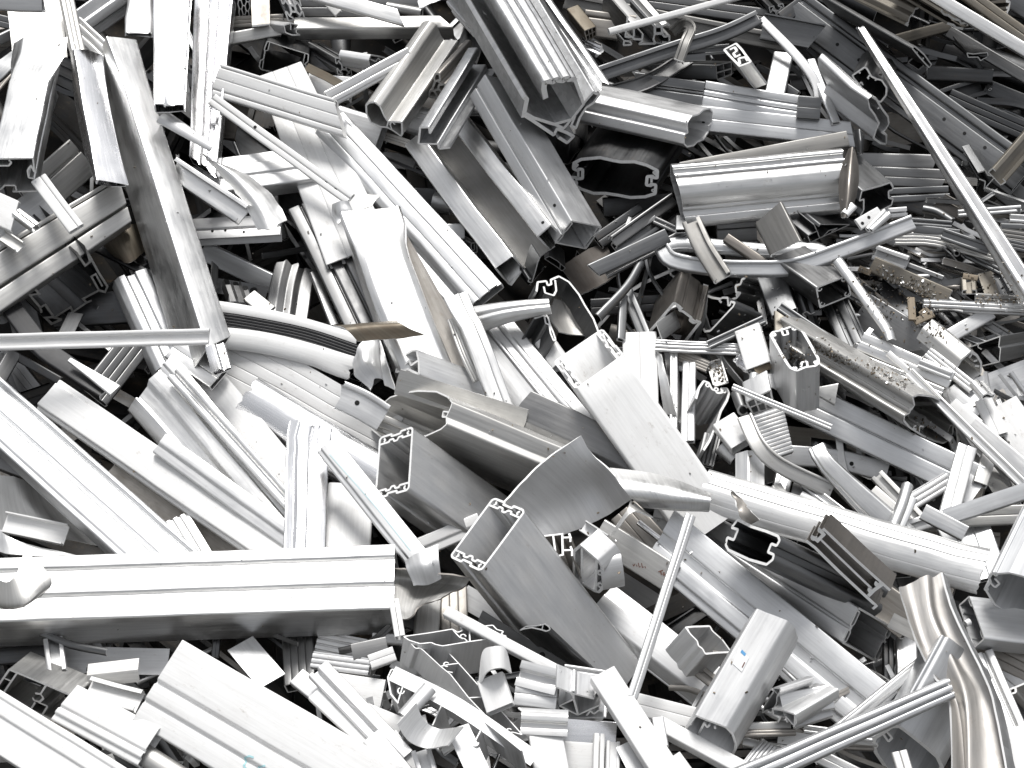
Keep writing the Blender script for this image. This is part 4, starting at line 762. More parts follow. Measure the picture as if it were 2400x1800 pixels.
b('white_box', 'white painted box with crumpled lower end at centre right', 'box', 'box', [(2040, 1130), (2130, 1440)], 200, 80, (300, 310), 'white', -8)
sh('crumpled_foil', 'crumpled bright foil under the white painted box', 'foil', [[(1950, 1380), (2000, 1360, 20), (2030, 1370)], [(1970, 1430, 25), (2030, 1420), (2080, 1430, 25)], [(2040, 1500), (2090, 1510, 20), (2120, 1470)]], 270, 'mirror', dent=12, torn=6)
b('grooved_strip', 'tan grooved strip under triple-grooved rail', 'strip', 'ribs:4', [(1470, 1345), (1725, 1450)], 90, 40, (225, 235), 'tan', 6)
b('chip_channel', 'short channel full of swarf under crumpled foil', 'channel', 'u', [(1770, 1380), (1830, 1580)], 115, 30, (230, 245), 'beige', 0)
t('thin_profile', 'thin arched dark profile end beside twin-railed channel foot', 'profile', [('shell', [(400, 575), (440, 555), (500, 590), (570, 650), (545, 675), (500, 640)], True, .8), ('web', [(530, 620), (525, 660)], False, .8)], (480, 480), 190, 'dark', s=1.2, th=2.8, cutmat='satin')
t('hook_profile', 'thin bright L-shaped hook under twin-railed channel', 'profile', [('shell', [(365, 560), (345, 610), (325, 690), (300, 770), (270, 760), (275, 735), (295, 740)], False, .9)], (250, 560), 200, 'satin', s=.9, sa=.4, th=3.4)

# --- right side, small stuff
z(1760, 440)
b('tiny_block', 'tiny bright block hanging at bullnose piece', 'block', 'box', [(765, 210), (835, 140)], 60, 30, 340, 'mill', 10)
comp('latch_plate', 'bright two-hole latch plate with round rails', 'latch', [('plate', 'box', [(870, 300), (1050, 195)], 90, 20, (330, 330), 'white', 10, {}), ('rail', 'pipe', [(950, 335), (1090, 185)], 40, 30, (335, 335), 'mill', 0, {}), ('rail', 'pipe', [(985, 340), (1130, 210)], 40, 30, (335, 335), 'mill', 0, {})], 'mill')
t('slotted_channel', 'grey hollow channel with notched mouth right of bullnose piece', 'channel', [('shell', [(900, 25), (1060, -20), (1130, -45), (1152, -10), (1148, 15), (1115, 25), (1118, 80), (1152, 90), (1140, 140), (1070, 175), (905, 245), (890, 225), (915, 180), (915, 95), (880, 105)], True, 1.2)], (760, -120), 260, 'satin', s=.7, sa=.7, th=4)
t('thin_box_profile', 'dark thin-walled box profile with complex end under rounded profile', 'profile', [('shell', [(460, 390), (535, 352), (555, 410), (480, 445)], True, .9), ('shell', [(510, 300), (535, 355), (555, 410), (800, 300), (560, 300), (545, 320)], False, .9), ('slot_wall', [(580, 400), (630, 350), (700, 330), (650, 360)], False, .9)], (330, 130), 210, 'dark', s=1, sa=.7, th=2.8, cutmat='satin')
b('hook_plate', 'light flat plate with hooked lower edge over inner rail loop', 'plate', 'cap:-.5,-6 -.44,0 .5,0', [(130, 210), (275, 490)], 290, 30, (300, 330), 'beige', -20, cut=(0, .35))
rr = [
 ('ribbed_strip', 'long tan ribbed strip of bundle right of curving rail tip', 'ribs:4', [(1160, 410), (1500, 420), (2010, 550)], 105, (190, 200, 210), 'beige'),
 ('rail_strip', 'grey rail lying on top of tan ribbed strip', 'rail', [(1550, 370), (1930, 500)], 85, (230, 240), 'satin_blue'),
 ('rail_strip', 'thin silver rail pointing right above tan ribbed strip', 'rail', [(1250, 270), (1630, 300)], 55, (220, 220), 'satin'),
 ('curved_strip', 'short curved silver strip above thin silver rail', 'half', [(1390, 165), (1500, 190), (1620, 260)], 60, (200, 210, 220), 'satin'),
 ('rail_strip', 'flat silver rail just below thin silver rail', 'cap', [(1320, 330), (1690, 370)], 60, (210, 215), 'satin_blue'),
 ('rail_strip', 'narrow rail reaching right edge beside slim ribbed angle', 'rail', [(1680, 210), (2190, 165)], 50, (180, 190), 'satin'),
 ('bright_strip', 'bright strip at right edge behind slim ribbed angle', 'rail', [(2100, 245), (2400, 265)], 60, (200, 200), 'mill'),
 ('bright_strip', 'second bright strip at right edge just below first', 'box', [(2030, 310), (2400, 325)], 40, (200, 200), 'satin_blue'),
 ('dull_strip', 'dull wide strip at right edge under two bright strips', 'ribs:3', [(1980, 370), (2400, 430)], 90, (190, 190), 'beige'),
 ('dull_strip', 'dull lower strip at right edge of strip bundle', 'ribs:3', [(2080, 450), (2400, 520)], 80, (180, 180), 'satin'),
 ('dark_strip', 'dark strip running behind bundle from slotted channel', 'box', [(1130, 80), (1700, 250)], 120, (130, 140), 'dark'),
 ('dark_strip', 'dark brown strip below curved silver strip', 'box', [(1500, 120), (1740, 240)], 90, (150, 150), 'bronze'),
 ('small_channel', 'small grey channel behind curving rail tip', 'chan', [(1040, 215), (1265, 195)], 80, (180, 180), 'satin'),
 ('lipped_rail', 'short grey C-rail below curving rail tip', 'chan', [(1000, 520), (1260, 612)], 120, (170, 190), 'satin'),
 ('channel_strip', 'dark channel beneath short C-rail', 'chan', [(1120, 610), (1540, 770)], 120, (160, 180), 'satin_dark'),
 ('dirty_bar', 'dirty bar covered in swarf with hollow right end', 'boxw', [(980, 620), (1600, 890)], 130, (190, 210), 'tan'),
 ('thin_rod', 'thin rod slanting toward right edge below tan ribbed strip', 'rail', [(1740, 535), (2170, 760)], 48, (180, 200), 'satin'),
 ('thin_rod', 'second thin rod parallel to slanting rod at right', 'box', [(1850, 540), (2240, 770)], 40, (160, 190), 'satin'),
 ('tan_plate', 'small tan plate leaning near right edge', 'plate', [(1890, 690), (1960, 890)], 110, (190, 200), 'tan'),
 ('light_channel', 'pale small channel right of tan plate', 'chan', [(1980, 690), (2070, 850)], 120, (190, 200), 'satin'),
 ('tee_bracket', 'small T-shaped bracket with rusty top near right edge', 'chan', [(1760, 730), (1770, 830)], 110, (180, 190), 'tan'),
 ('white_strip', 'white layered strip lying flat toward right edge', 'ribs:2', [(1400, 935), (2400, 985)], 60, (220, 230), 'mill'),
 ('dusty_strip', 'dusty strip with swarf above white layered strip', 'box:g1', [(1820, 890), (2400, 930)], 70, (210, 220), 'beige'),
 ('silver_strip', 'silver line-thin strip under white layered strip', 'rail', [(1720, 985), (2400, 1020)], 40, (205, 210), 'satin'),
 ('light_plate', 'light narrow plate rising right below layered strips', 'box', [(1560, 1230), (1950, 1000)], 110, (190, 200), 'satin'),
 ('grey_rail', 'grey rail slanting down to right edge below layered strips', 'rail', [(1880, 1080), (2400, 1400)], 85, (170, 180), 'satin_dark'),
 ('olive_bar', 'olive dark bar standing behind long bright bent strip', 'box', [(1090, 760), (1310, 1200)], 160, (130, 160), 'dark'),
]
for nm, lb, pr, ps, w, lf, mt in rr: b(nm, lb, nm.split('_')[-1], pr, ps, w, 40, lf, mt, 8)
t('loop_profile', 'small square profile with round loop near right edge', 'profile', [('shell', [(1620, 540), (1660, 590), (1695, 625), (1735, 580), (1700, 550)], False, .9), ('loop', arc(1665, 535, 22, 22, 0, 330, 10), True, .9)], (1560, 470), 190, 'satin_dark', s=1, th=3, cutmat='satin')
b('dark_plate', 'large dark bronze plate under long bright bent strip', 'plate', 'box', [(880, 990), (1470, 1350)], 310, 40, (150, 180), 'satin_dark', 4)
b('end_clip', 'bright clip at lower end of dark bronze plate', 'clip', 'chan', [(1400, 1410), (1520, 1320)], 70, 60, (215, 215), 'mill', 0)
b('grey_plate', 'grey plate with toothed end below small square tube', 'plate', 'ribs:2', [(670, 900), (835, 1265)], 205, 50, (190, 240), 'satin', 6)
t('square_tube', 'small square tube with notched corners below curving rail', 'tube', ('cornbox', [(528, 812), (775, 712), (808, 872), (560, 972)]), (330, 600), 260, 'satin_dark', s=.75, sa=.6, th=4.2, cutmat='cut')
b('comb_plate', 'pale plate with comb-cut lower end left of small square tube', 'plate', 'box', [(120, 620), (270, 1005)], 210, 50, (210, 230), 'satin', 6)
b('comb_plate', 'darker comb-ended plate behind pale comb-cut plate', 'plate', 'steps:4', [(300, 650), (420, 1020)], 170, 60, (190, 210), 'satin', -20)
b('bright_strip', 'long bright strip with bent tip slanting down right', 'strip', 'half', [(700, 580), (1080, 1100), (1150, 1225)], 80, 24, (300, 310, 310), 'mill', 12, twist=30)
b('long_rod', 'long slim rod passing above rounded open box', 'rod', 'rail', [(230, 960), (810, 1345)], 72, 30, (265, 285), 'satin', 12)
t('open_box', 'light grey rounded open box with swarf inside', 'box', [('shell', [(160, 1195), (180, 1170), (230, 1160), (330, 1125), (380, 1132), (420, 1170), (545, 1380), (548, 1420), (520, 1440), (440, 1450), (370, 1478), (325, 1460), (300, 1430)], True, 1.6)] + [('screw_port', arc(x, y, 13, 11, 0, 330, 8), True, 1.2) for x, y in ((185, 1192), (350, 1142), (528, 1410), (355, 1455))] + [('slot_wall', [(250, 1160), (262, 1195), (300, 1185), (290, 1150)], False, 1.3), ('slot_wall', [(405, 1445), (415, 1405), (455, 1400), (460, 1440)], False, 1.3)], (352, 1650), 400, 'satin', s=.55, sa=.55, th=4.2)
b('brown_post', 'brown stained post behind rounded open box', 'post', 'box', [(240, 1000), (245, 1230)], 105, 40, (230, 240), 'tan', 0)
comp('pipe_connector', 'light grey twin-pipe connector below rounded open box', 'connector', [('pipe', 'pipe', [(30, 1500), (20, 1620)], 75, 70, (300, 300), 'satin', 0, {}), ('pipe', 'pipe', [(225, 1490), (245, 1600)], 75, 70, (300, 300), 'satin', 0, {}), ('web', 'half', [(130, 1510), (130, 1620)], 150, 40, (295, 295), 'satin', 0, {})], 'satin')
b('wood_chip', 'curled wood splinter beside rounded open box', 'splinter', 'half', [(40, 1490), (200, 1400)], 70, 12, (300, 300), 'chip', 10, cutmat='chip')
for i, (lb, ps, w) in enumerate([('pale wood splinter standing in debris at right', [(1290, 890), (1310, 1070)], 70), ('flat wood splinter lying in debris at right', [(1330, 1090), (1480, 1020)], 75), ('small wood splinter above flat splinter at right', [(1380, 1030), (1440, 980)], 60), ('orange wood splinter by dark bronze plate end', [(1500, 1290), (1570, 1170)], 50), ('rusty wood bit on T-shaped bracket', [(1720, 720), (1840, 735)], 50), ('dark wood splinter left of dirty swarf bar', [(880, 650), (970, 690)], 50)]):
    b('wood_splinter', lb, 'splinter', 'box', ps, w * .7, 10, (225, 230), 'chip', 15, cutmat='chip', dent=4, t=4)
t('curved_profile', 'rounded C-shaped profile with toothed rim near right edge', 'profile', [('shell', [(1655, 1480), (1700, 1400), (1780, 1330), (1830, 1360), (1865, 1420), (1860, 1500), (1820, 1540), (1780, 1580)], False, 1.5), ('tooth', [(1790, 1350), (1770, 1380)], False, 1.3), ('tooth', [(1835, 1400), (1805, 1410)], False, 1.3), ('tooth', [(1850, 1450), (1815, 1445)], False, 1.3)], (1450, 1200), 240, 'beige', s=.8, sa=.4, th=4)
t('trapezoid_tube', 'dark thin trapezoid tube mouth near right edge', 'tube', [('shell', [(1745, 1300), (2015, 1205), (2005, 1290), (2020, 1300), (2010, 1410), (1800, 1460)], True, .9), ('slot_wall', [(1840, 1270), (1835, 1290), (1865, 1310)], False, .9)], (2150, 1280), 190, 'satin_dark', s=1, sa=.8, th=3)
for i, (nm, lb, pr, ps, w, lf, mt) in enumerate([
 ('white_plate', 'white plate at centre of strip fan below dark bronze plate', 'box:g1', [(890, 1240), (1620, 1560)], 150, (260, 290), 'mill'),
 ('thin_strip', 'thin strip above white plate of strip fan', 'rail', [(960, 1190), (1100, 1330)], 60, (255, 265), 'satin'),
 ('thin_strip', 'slotted strip at lower edge of strip fan', 'rail', [(800, 1340), (1550, 1650)], 55, (270, 300), 'mill'),
 ('thin_strip', 'dark strip under white plate of strip fan', 'box', [(840, 1290), (1130, 1410)], 70, (240, 260), 'satin_dark'),
 ('bright_rod', 'bright straight rod lying over strip fan', 'box', [(1110, 1335), (1500, 1680)], 46, (330, 330), 'whitem'),
 ('white_strip', 'white grooved strip at right of strip fan', 'box:g2', [(1430, 1330), (1800, 1620)], 95, (255, 270), 'whitem'),
 ('white_strip', 'narrow grooved strip between white plate and bright rod', 'rail', [(1360, 1420), (1620, 1520)], 60, (300, 300), 'satin'),
 ('small_box', 'small grey box with knob below strip fan', 'box', [(1600, 1640), (1840, 1850)], 130, (240, 250), 'satin')]):
    b(nm, lb, nm.split('_')[-1], pr, ps, w, 36, lf, mt, 8)
b('large_plate', 'large pale grey plate filling right edge below strip fan', 'plate', 'plate', [(2450, 1500), (1720, 1790)], 380, 30, (150, 190), 'satin', -6)
t('swarf_profile', 'large tan profile with black ribbed mouth carrying swarf in groove', 'profile', [('shell', [(1315, 1700), (1330, 1765), (1300, 1800), (1290, 1830), (1250, 1850), (1245, 1890), (1290, 1945), (1390, 2005), (1480, 2050), (1560, 2073), (1612, 2050), (1640, 1990), (1640, 1930), (1690, 1910), (1685, 1880), (1640, 1810), (1560, 1730), (1470, 1690), (1365, 1680)], True, 1.2), ('slot_wall', [(1330, 1765), (1310, 1800), (1290, 1800)], False, 1), ('web', [(1365, 1985), (1370, 1930), (1400, 1935)], False, 1), ('screw_port', arc(1335, 1945, 14, 14, 0, 300, 7), False, 1), ('rib', [(1600, 1990), (1620, 1930), (1640, 1930)], False, 1)], (420, 1250), 300, 'beige', s=.5, sa=.65, th=3.8)
# --- lower left
z(0, 880)
b('wide_beam', 'broad bright stepped beam running down from left edge', 'beam', 'box:-.5,-3 -.42,-3 -.38,0 -.1,0 -.06,-12 .0,-12 .02,-5 .36,-5 .38,-12 .42,-12 .44,-2 .5,-4', [(-300, 20), (1420, 1560)], 450, 190, (330, 400), 'satin_blue', 18, t=4.5)
b('long_beam', 'long white painted beam right of the broad stepped beam', 'beam', 'box:-.5,-14 -.42,-14 -.4,0 .34,0 .36,-4 .5,-4', [(385, 140), (2400, 1520)], 300, 110, (300, 330), 'white', 10, jag=5, jagend=(1, 0), t=4)
b('thin_profile', 'thinner white profile lying on long white beam', 'profile', 'box:-.5,-6 -.1,-6 0,0 .5,0', [(1290, 540), (2450, 1380)], 180, 60, (345, 345), 'satin', 8, jag=6, jagend=(1, 0))
b('ridged_panel', 'wide ridged mill-finish panel with jagged upper end', 'panel', 'box:-.5,-16 -.3,-4 -.26,-12 -.06,-8 0,-2 .2,0 .22,-4 .3,-4 .32,0 .5,0', [(1210, 40), (2420, 1470)], 560, 100, (250, 280), 'mill', 4, jag=10, jagend=(1, 0), cut=(-.3, 0), dent=3)
b('slim_rail', 'slim silver rail along right edge of ridged panel', 'rail', 'box:-.5,0 -.2,0 -.15,-10 .15,-10 .2,0 .5,0', [(1400, -20), (2690, 1420)], 120, 50, (290, 310), 'mill', 0)
b('white_plate', 'plain white plate behind slim silver rail', 'plate', 'plate', [(1500, -60), (2500, 1150)], 430, 30, (200, 230), 'white', 4)
sh('torn_sheet', 'grey torn sheet in lower left gap under broad beam', 'sheet', [[(-60, 800), (150, 830, 20), (420, 960)], [(-60, 1000), (200, 1050, 30), (600, 1180)], [(-60, 1250), (300, 1270, 20), (850, 1390)]], 220, 'beige', torn=5)
b('white_bracket', 'small white folded bracket at left edge above horizontal beam', 'bracket', 'u', [(20, 1180), (520, 1280)], 160, 60, (300, 310), 'white', 14)
b('small_offcut', 'dark small offcut left of broad stepped beam', 'offcut', 'boxw', [(-40, 640), (260, 760)], 180, 80, (210, 220), 'satin_dark', 14)
sh('bright_flap', 'bright folded flap on left above horizontal beam', 'flap', [[(-50, 1200), (80, 1310, 10), (300, 1390)], [(-50, 1420), (150, 1450, 15), (700, 1470)]], 330, 'mill')
b('tan_plate', 'dirty grey plate in gap between broad beam and long white beam', 'plate', 'plate', [(900, 760), (2050, 1600)], 330, 20, (240, 260), 'tan', 4)
b('ribbed_clip', 'small white ribbed clip between two big beams', 'clip', 'ribs:3', [(1430, 1150), (1620, 1470)], 190, 40, (300, 330), 'whitem', 10)
z(0, 1320)
b('horizontal_beam', 'big white horizontal beam across lower left', 'beam', 'box:-.5,0 -.3,0 -.27,-9 -.12,-9 -.09,0 .18,0 .21,-9 .3,-9 .33,0 .5,0', [(-350, 225), (3195, 105)], 590, 400, (430, 450), 'mill', 31, t=5)
b('end_bracket', 'small white bracket at right end of big horizontal beam', 'bracket', 'chan', [(3190, 290), (3240, 590)], 75, 60, (460, 470), 'white', 0)
sh('curled_strip', 'curled grey strip resting on left end of horizontal beam', 'strip', [[(-200, -40, -10), (0, 140, 40), (120, 110, 60), (200, -110, 40)], [(-180, 160, -10), (-20, 330, 30), (200, 330, 60), (420, 130, 40)][::1], [(-160, 330, -20), (0, 370, 0), (150, 360, 10), (330, 270, 20)]], 520, 'beige', dent=1)
b('white_profile', 'white lined profile cut off by bottom left corner', 'profile', 'box:-.5,0 -.2,-2 -.18,-7 .1,-7 .12,0 .3,0 .32,-5 .38,-5 .4,0 .5,0', [(-300, 1100), (900, 1850)], 430, 120, (460, 480), 'white', 6)
t('cell_profile', 'grey multi-celled profile with black openings at lower left', 'profile', ('cells', [(75, 862), (600, 1085), (470, 1290), (-60, 1060)]), (440, 930), 400, 'beige', s=1.2, sa=1.5, th=5, cutmat='cut')
b('stepped_box', 'white stepped box left of largest white box', 'box', 'box:-.5,-8 -.34,-8 -.32,0 -.2,0 -.18,-6 -.12,-6 -.1,0 .5,0', [(520, 1120), (1200, 1480)], 330, 120, (480, 500), 'white', 8, cut=(.15, 0))
b('large_white_box', 'largest white box profile with serrated grey side at bottom left', 'profile', 'box:-.5,-6 -.3,-4 -.28,-9 -.24,-9 -.22,0 -.06,0 -.045,-10 .0,-10 .015,0 .5,0', [(1275, 945), (3100, 2010)], 745, 220, (520, 500), 'white', 3, t=5, cut=(0, 0))
b('dirty_lip', 'grimy folded lip beneath lower edge of largest white box', 'strip', 'half', [(1000, 1430), (1900, 2000)], 170, 60, (485, 480), 'beige', 10)
b('bracket_plate', 'grey bracket plate under left part of horizontal beam', 'plate', 'plate', [(480, 780), (1360, 800)], 220, 20, (330, 340), 'satin', 16)
b('small_channel', 'short upright channel under horizontal beam at left', 'channel', 'chan', [(430, 600), (460, 870)], 150, 50, (380, 400), 'satin', -4)
b('bent_bracket', 'pale bent bracket above white stepped box', 'bracket', 'vee', [(700, 900), (1120, 850)], 190, 50, (410, 420), 'beige', 20)
b('small_channel', 'small white channel stub above white stepped box', 'channel', 'chan', [(700, 1000), (1120, 1110)], 190, 60, (430, 440), 'white', 22)
b('dull_post', 'dark tan post in gap at left edge under horizontal beam', 'post', 'box', [(-100, 760), (380, 720)], 130, 60, (300, 300), 'dark', 10)
z(580, 1320)
b('grooved_post', 'dark grooved post in shade under horizontal beam', 'post', 'box:g3', [(400, 580), (420, 960)], 250, 100, (330, 360), 'satin_dark', -14)
b('light_plate', 'light plate left of dark grooved post', 'plate', 'plate', [(-60, 650), (200, 960)], 240, 20, (370, 390), 'satin_blue', 20)
# --- lower centre
z(580, 880)
t('rectangular_tube', 'grey rectangular tube with upright slotted open mouth, left of a pair', 'tube', ('slotbox', [(1072, 505), (1338, 418), (1302, 925), (1036, 1000)]), (2080, 1350), 410, 'anod_grey', s=.89, sa=.35, th=5.6)
t('rectangular_tube', 'grey rectangular tube with tilted slotted open mouth, right of a pair', 'tube', ('slotbox', [(1995, 995), (2245, 1100), (1890, 1578), (1645, 1462)]), (2890, 2500), 480, 'anod_grey', s=.98, sa=.05, th=5.6)
t('oval_tube', 'wide beige oval tube with dark mouth above rectangular tube pair', 'tube', [('shell', [(998, 430), (1005, 390), (1030, 395), (1035, 370), (1060, 310), (1040, 290), (1060, 250), (1090, 225), (1150, 175), (1260, 142), (1380, 128), (1530, 130), (1620, 170), (1655, 215), (1640, 260), (1605, 330), (1605, 390), (1560, 430), (1440, 490), (1250, 530), (1080, 495)], True, 1), ('slot_wall', [(1050, 300), (1085, 310), (1075, 355), (1040, 350)], False, 1), ('slot_wall', [(1625, 290), (1580, 285), (1570, 330), (1605, 330)], False, 1)], (2450, 800), 330, 'beige', s=.62, sa=0, th=3.8)
b('half_round_tube', 'dark mirror half-round tube with torn left end', 'tube', 'half', [(-30, 170), (1200, 920)], 400, 110, (230, 250), 'mirror', 4, jag=16, jagend=(1, 0), dent=3)
b('crushed_offcut', 'small crushed grey plate with hole left of beige oval tube', 'plate', 'cap:-.5,0 .3,0 .34,5 .5,5', [(750, 160), (930, 240), (1100, 340)], 220, 30, (300, 300, 290), 'satin', 6, jag=14, jagend=(1, 0), dent=6)
b('crumpled_channel', 'bluish mirror channel crumpled at top, standing upright', 'channel', 'box:-.5,-4 -.3,-10 -.22,0 .02,0 .06,-14 .2,-14 .24,0 .5,-2', [(520, 400), (480, 800), (470, 1420)], 330, 60, (330, 350, 370), 'mirror', 4, jag=12, jagend=(1, 0), dent=5, crush=(0, .4, .3))
b('marked_strip', 'pale strip with thin cyan line leaning right', 'strip', 'box:-.5,-6 -.3,-6 -.28,0 .5,0', [(640, 560), (1440, 1560)], 190, 60, (400, 420), 'satin', 4, jag=5, jagend=(1, 0))
b('round_panel', 'pale lined panel with rounded end behind pale strip', 'panel', 'rbox', [(840, 880), (800, 1500)], 370, 60, (260, 330), 'white', 0)
b('white_strip', 'short white strip pointing at tilted rectangular tube', 'strip', 'box:-.5,-5 -.1,-5 0,0 .5,0', [(1330, 1420), (1890, 1180)], 150, 50, (350, 340), 'white', 10)
sh('grey_flap', 'grey scratched sheet flap below pale strip with cyan line', 'sheet', [[(1270, 1500), (1400, 1420, 20), (1545, 1365, 10)], [(1290, 1570, 10), (1430, 1540, 30), (1550, 1500, 20)], [(1340, 1700), (1470, 1690), (1570, 1640)]], 430, 'satin', torn=1.5)
z(580, 1320)
sh('torn_plate', 'beige torn plate with rusty rolled lip below scratched flap', 'plate', [[(1190, 45), (1400, 70, 15), (1620, 95, 20), (1808, 122, 10)], [(1190, 130, -30), (1380, 150, -40), (1560, 165, -40), (1760, 190, -10)], [(1190, 330, 0), (1320, 360, 0), (1450, 280, -10), (1640, 240, -10)], [(1200, 440, 30), (1320, 440, 20), (1390, 350, 10), (1560, 290, 0)]], 420, 'beige', torn=2.5, cutmat='tan')
b('tan_post', 'tan upright plate below torn plate with rusty lip', 'plate', 'box', [(1480, 250), (1450, 600)], 190, 60, (330, 350), 'beige', 8)
b('rusty_post', 'upright profile with rust line right of tan upright plate', 'profile', 'box:g2', [(1670, 180), (1680, 620)], 210, 60, (310, 330), 'tan', 4)
b('grey_wall_plate', 'grey plate slanting down left of tilted rectangular tube', 'plate', 'plate', [(1740, 260), (2700, 800)], 190, 20, (290, 300), 'satin', 6)
z(1160, 880)
sh('torn_plate', 'large dull grey torn plate with curled bright edge at centre', 'plate', [[(80, 1020, 40), (300, 800, 50), (500, 630, 50), (700, 488, 45)], [(190, 1090, 5), (420, 900, 0), (640, 760, 0), (785, 640, 25)], [(300, 1200, -30), (560, 1040, -55), (800, 920, -55), (960, 800, 5)], [(420, 1330, -50), (680, 1240, -90), (930, 1130, -85), (1110, 1010, -20)]], 440, 'satin', torn=2, dent=4, th=5)
sh('torn_plate', 'thin torn tail strip right of large dull grey plate', 'strip', [[(930, 1290, 0), (1060, 1090, 20), (1100, 1010, 10)], [(960, 1290, 0), (1110, 1100, 20), (1280, 1145, 0)]], 425, 'beige', torn=1)
b('grey_strip', 'streaked grey profile with jagged left end crossing to white tube', 'profile', 'box:-.5,-10 -.35,-2 -.3,0 .5,-3', [(200, 245), (1640, 920)], 300, 70, (340, 330), 'satin_dark', 8, jag=8, jagend=(1, 0), dent=3, cut=(.2, 0))
sh('curved_cover', 'bright white curved cover with ribbed right end', 'cover', [[(930, 745, -30), (1330, 800, -10), (1745, 955, 0)], [(1000, 860, 0), (1380, 910, 25), (1748, 990, 25)], [(1090, 980, 0), (1430, 1020, 20), (1742, 1045, 20)], [(1200, 1075, -35), (1450, 1100, -25), (1730, 1110, -20)]], 450, 'mill', torn=.5, dent=2, th=5, more=[('rib', [[(1180, 1040, -30), (1450, 1075, -14), (1738, 1075, -8)], [(1185, 1062, -34), (1452, 1095, -20), (1738, 1098, -14)]], 452, 'mill')])
b('long_pipe', 'long cream-white round-fronted pipe running down to right', 'pipe', 'halfg', [(1680, 905), (3960, 1590)], 370, 75, (390, 460), 'whitem', 14, dent=4, jag=10, jagend=(0, 1), crush=(1, .25, .1))
t('notched_tube', 'dark-bore tube with notched mouth below long cream pipe', 'tube', [('shell', [(1962, 1168), (2080, 1225), (2200, 1262), (2295, 1300), (2307, 1335), (2282, 1378), (2240, 1362), (2212, 1430), (2258, 1450), (2250, 1490), (2199, 1532), (2060, 1490), (1890, 1410), (1868, 1370), (1880, 1310), (1935, 1330), (1968, 1248), (1915, 1230)], True, 1.4)], (2950, 1760), 530, 'satin_dim', s=.85, sa=.4, th=4.6, cutmat='cut')
sh('crumpled_foil', 'twisted tan foil ribbon on long cream pipe', 'foil', [[(1905, 935), (1940, 930, 15)], [(1960, 1040, 15), (2010, 1010, 0)], [(1970, 1150, 10), (2060, 1090, 25)], [(2050, 1210), (2120, 1190, 10)]], 530, 'tan', dent=8, torn=5)
z(1760, 880)
t('bronze_frame', 'long dark bronze frame profile with white cut edges', 'profile', [('wall', [(445, 1338), (520, 1395), (720, 1590), (1000, 1850)], False, 1.6), ('wall', [(585, 1240), (860, 1500), (1130, 1740)], False, 1.4), ('end_wall', [(500, 1310), (540, 1340), (590, 1290), (560, 1255)], False, 2), ('screw_port', arc(510, 1315, 15, 15, -40, 250, 8), False, 1.8), ('screw_port', arc(568, 1255, 15, 15, -40, 250, 8), False, 1.8), ('end_wall', [(950, 1790), (1000, 1740), (1070, 1690)], False, 2), ('screw_port', arc(975, 1740, 15, 15, -40, 250, 8), False, 1.8), ('screw_port', arc(1030, 1690, 15, 15, -40, 250, 8), False, 1.8), ('lip', [(1000, 1850), (1015, 1870), (985, 1895)], False, 1.5), ('lip', [(1130, 1740), (1100, 1720)], False, 1.5), ('floor', [(560, 1330), (980, 1730)], False, 1.2)], (840, 1450), 545, 'bronze', s=2.2, sa=2.0, th=4.4, cutmat='cut', r=0)
b('bronze_side', 'tan-brown bar under dark bronze frame profile', 'bar', 'box', [(1010, 1800), (1290, 2010)], 300, 90, (360, 370), 'tan', -10)
z(1160, 880)
b('silver_beam', 'broad silver stepped beam running to lower right', 'beam', 'box:-.5,-8 -.38,-8 -.36,0 -.12,0 -.1,-8 .08,-5 .1,0 .5,0', [(1335, 1300), (3100, 2760)], 490, 130, (380, 420), 'satin_blue', 5, cut=(-.2, 0), jag=2)
b('thin_rod', 'thin two-tone rod standing over broad silver beam', 'rod', 'box:-.5,0 -.05,0 -.05,-8 .1,-8 .1,0 .5,-3', [(1590, 1130), (1350, 1870), (1115, 2600)], 78, 40, (560, 560, 560), 'satin', 6, r=1.5)
t('rounded_link', 'rounded link-shaped tube slice right of tilted rectangular tube', 'tube', [('shell', [(640, 1420), (690, 1375), (830, 1500), (870, 1560), (885, 1640), (870, 1720), (840, 1755), (800, 1745), (640, 1650)], True, 1.5), ('web', [(820, 1500), (815, 1750)], False, 1.5), ('web', [(700, 1400), (700, 1680)], False, 1.2), ('screw_port', arc(845, 1600, 16, 16, 60, 360, 8), False, 1.2), ('screw_port', arc(845, 1700, 16, 16, 60, 360, 8), False, 1.2)], (905, 1440), 460, 'satin', s=.6, sa=.45, th=4.6)
b('link_cap', 'smooth rounded end cap of the link-shaped slice', 'tube', 'half', [(860, 1620), (1040, 1590)], 270, 55, (480, 480), 'satin', -20)
t('grid_profile', 'small profile end with white ladder-like walls beside tilted tube', 'profile', [('shell', [(395, 1298), (545, 1284), (552, 1450), (505, 1462)], False, 1.3), ('wall', [(470, 1294), (492, 1430)], False, 1.2), ('fin', [(545, 1312), (612, 1310), (600, 1278)], False, 1.3), ('fin', [(612, 1310), (612, 1345)], False, 1.2), ('fin', [(552, 1412), (625, 1408), (612, 1380)], False, 1.3), ('fin', [(625, 1408), (625, 1455)], False, 1.2)], (590, 1560), 445, 'tan', s=.9, sa=.6, th=3.8, cutmat='cut', r=0)
b('written_strip', 'tan-grey strip with faint brown writing beside link-shaped slice', 'strip', 'box', [(830, 1270), (1440, 1650)], 230, 60, (360, 370), 'beige', -6)
b('bracket_offcut', 'small bent bracket on upper end of tan-grey written strip', 'bracket', 'u', [(710, 1215), (890, 1330)], 90, 60, (400, 400), 'satin', 10)
b('tan_plate', 'tan ribbed plate below torn tail of large grey plate', 'plate', 'box:g2', [(1040, 1090), (1330, 1430)], 250, 40, (330, 340), 'tan', 0)
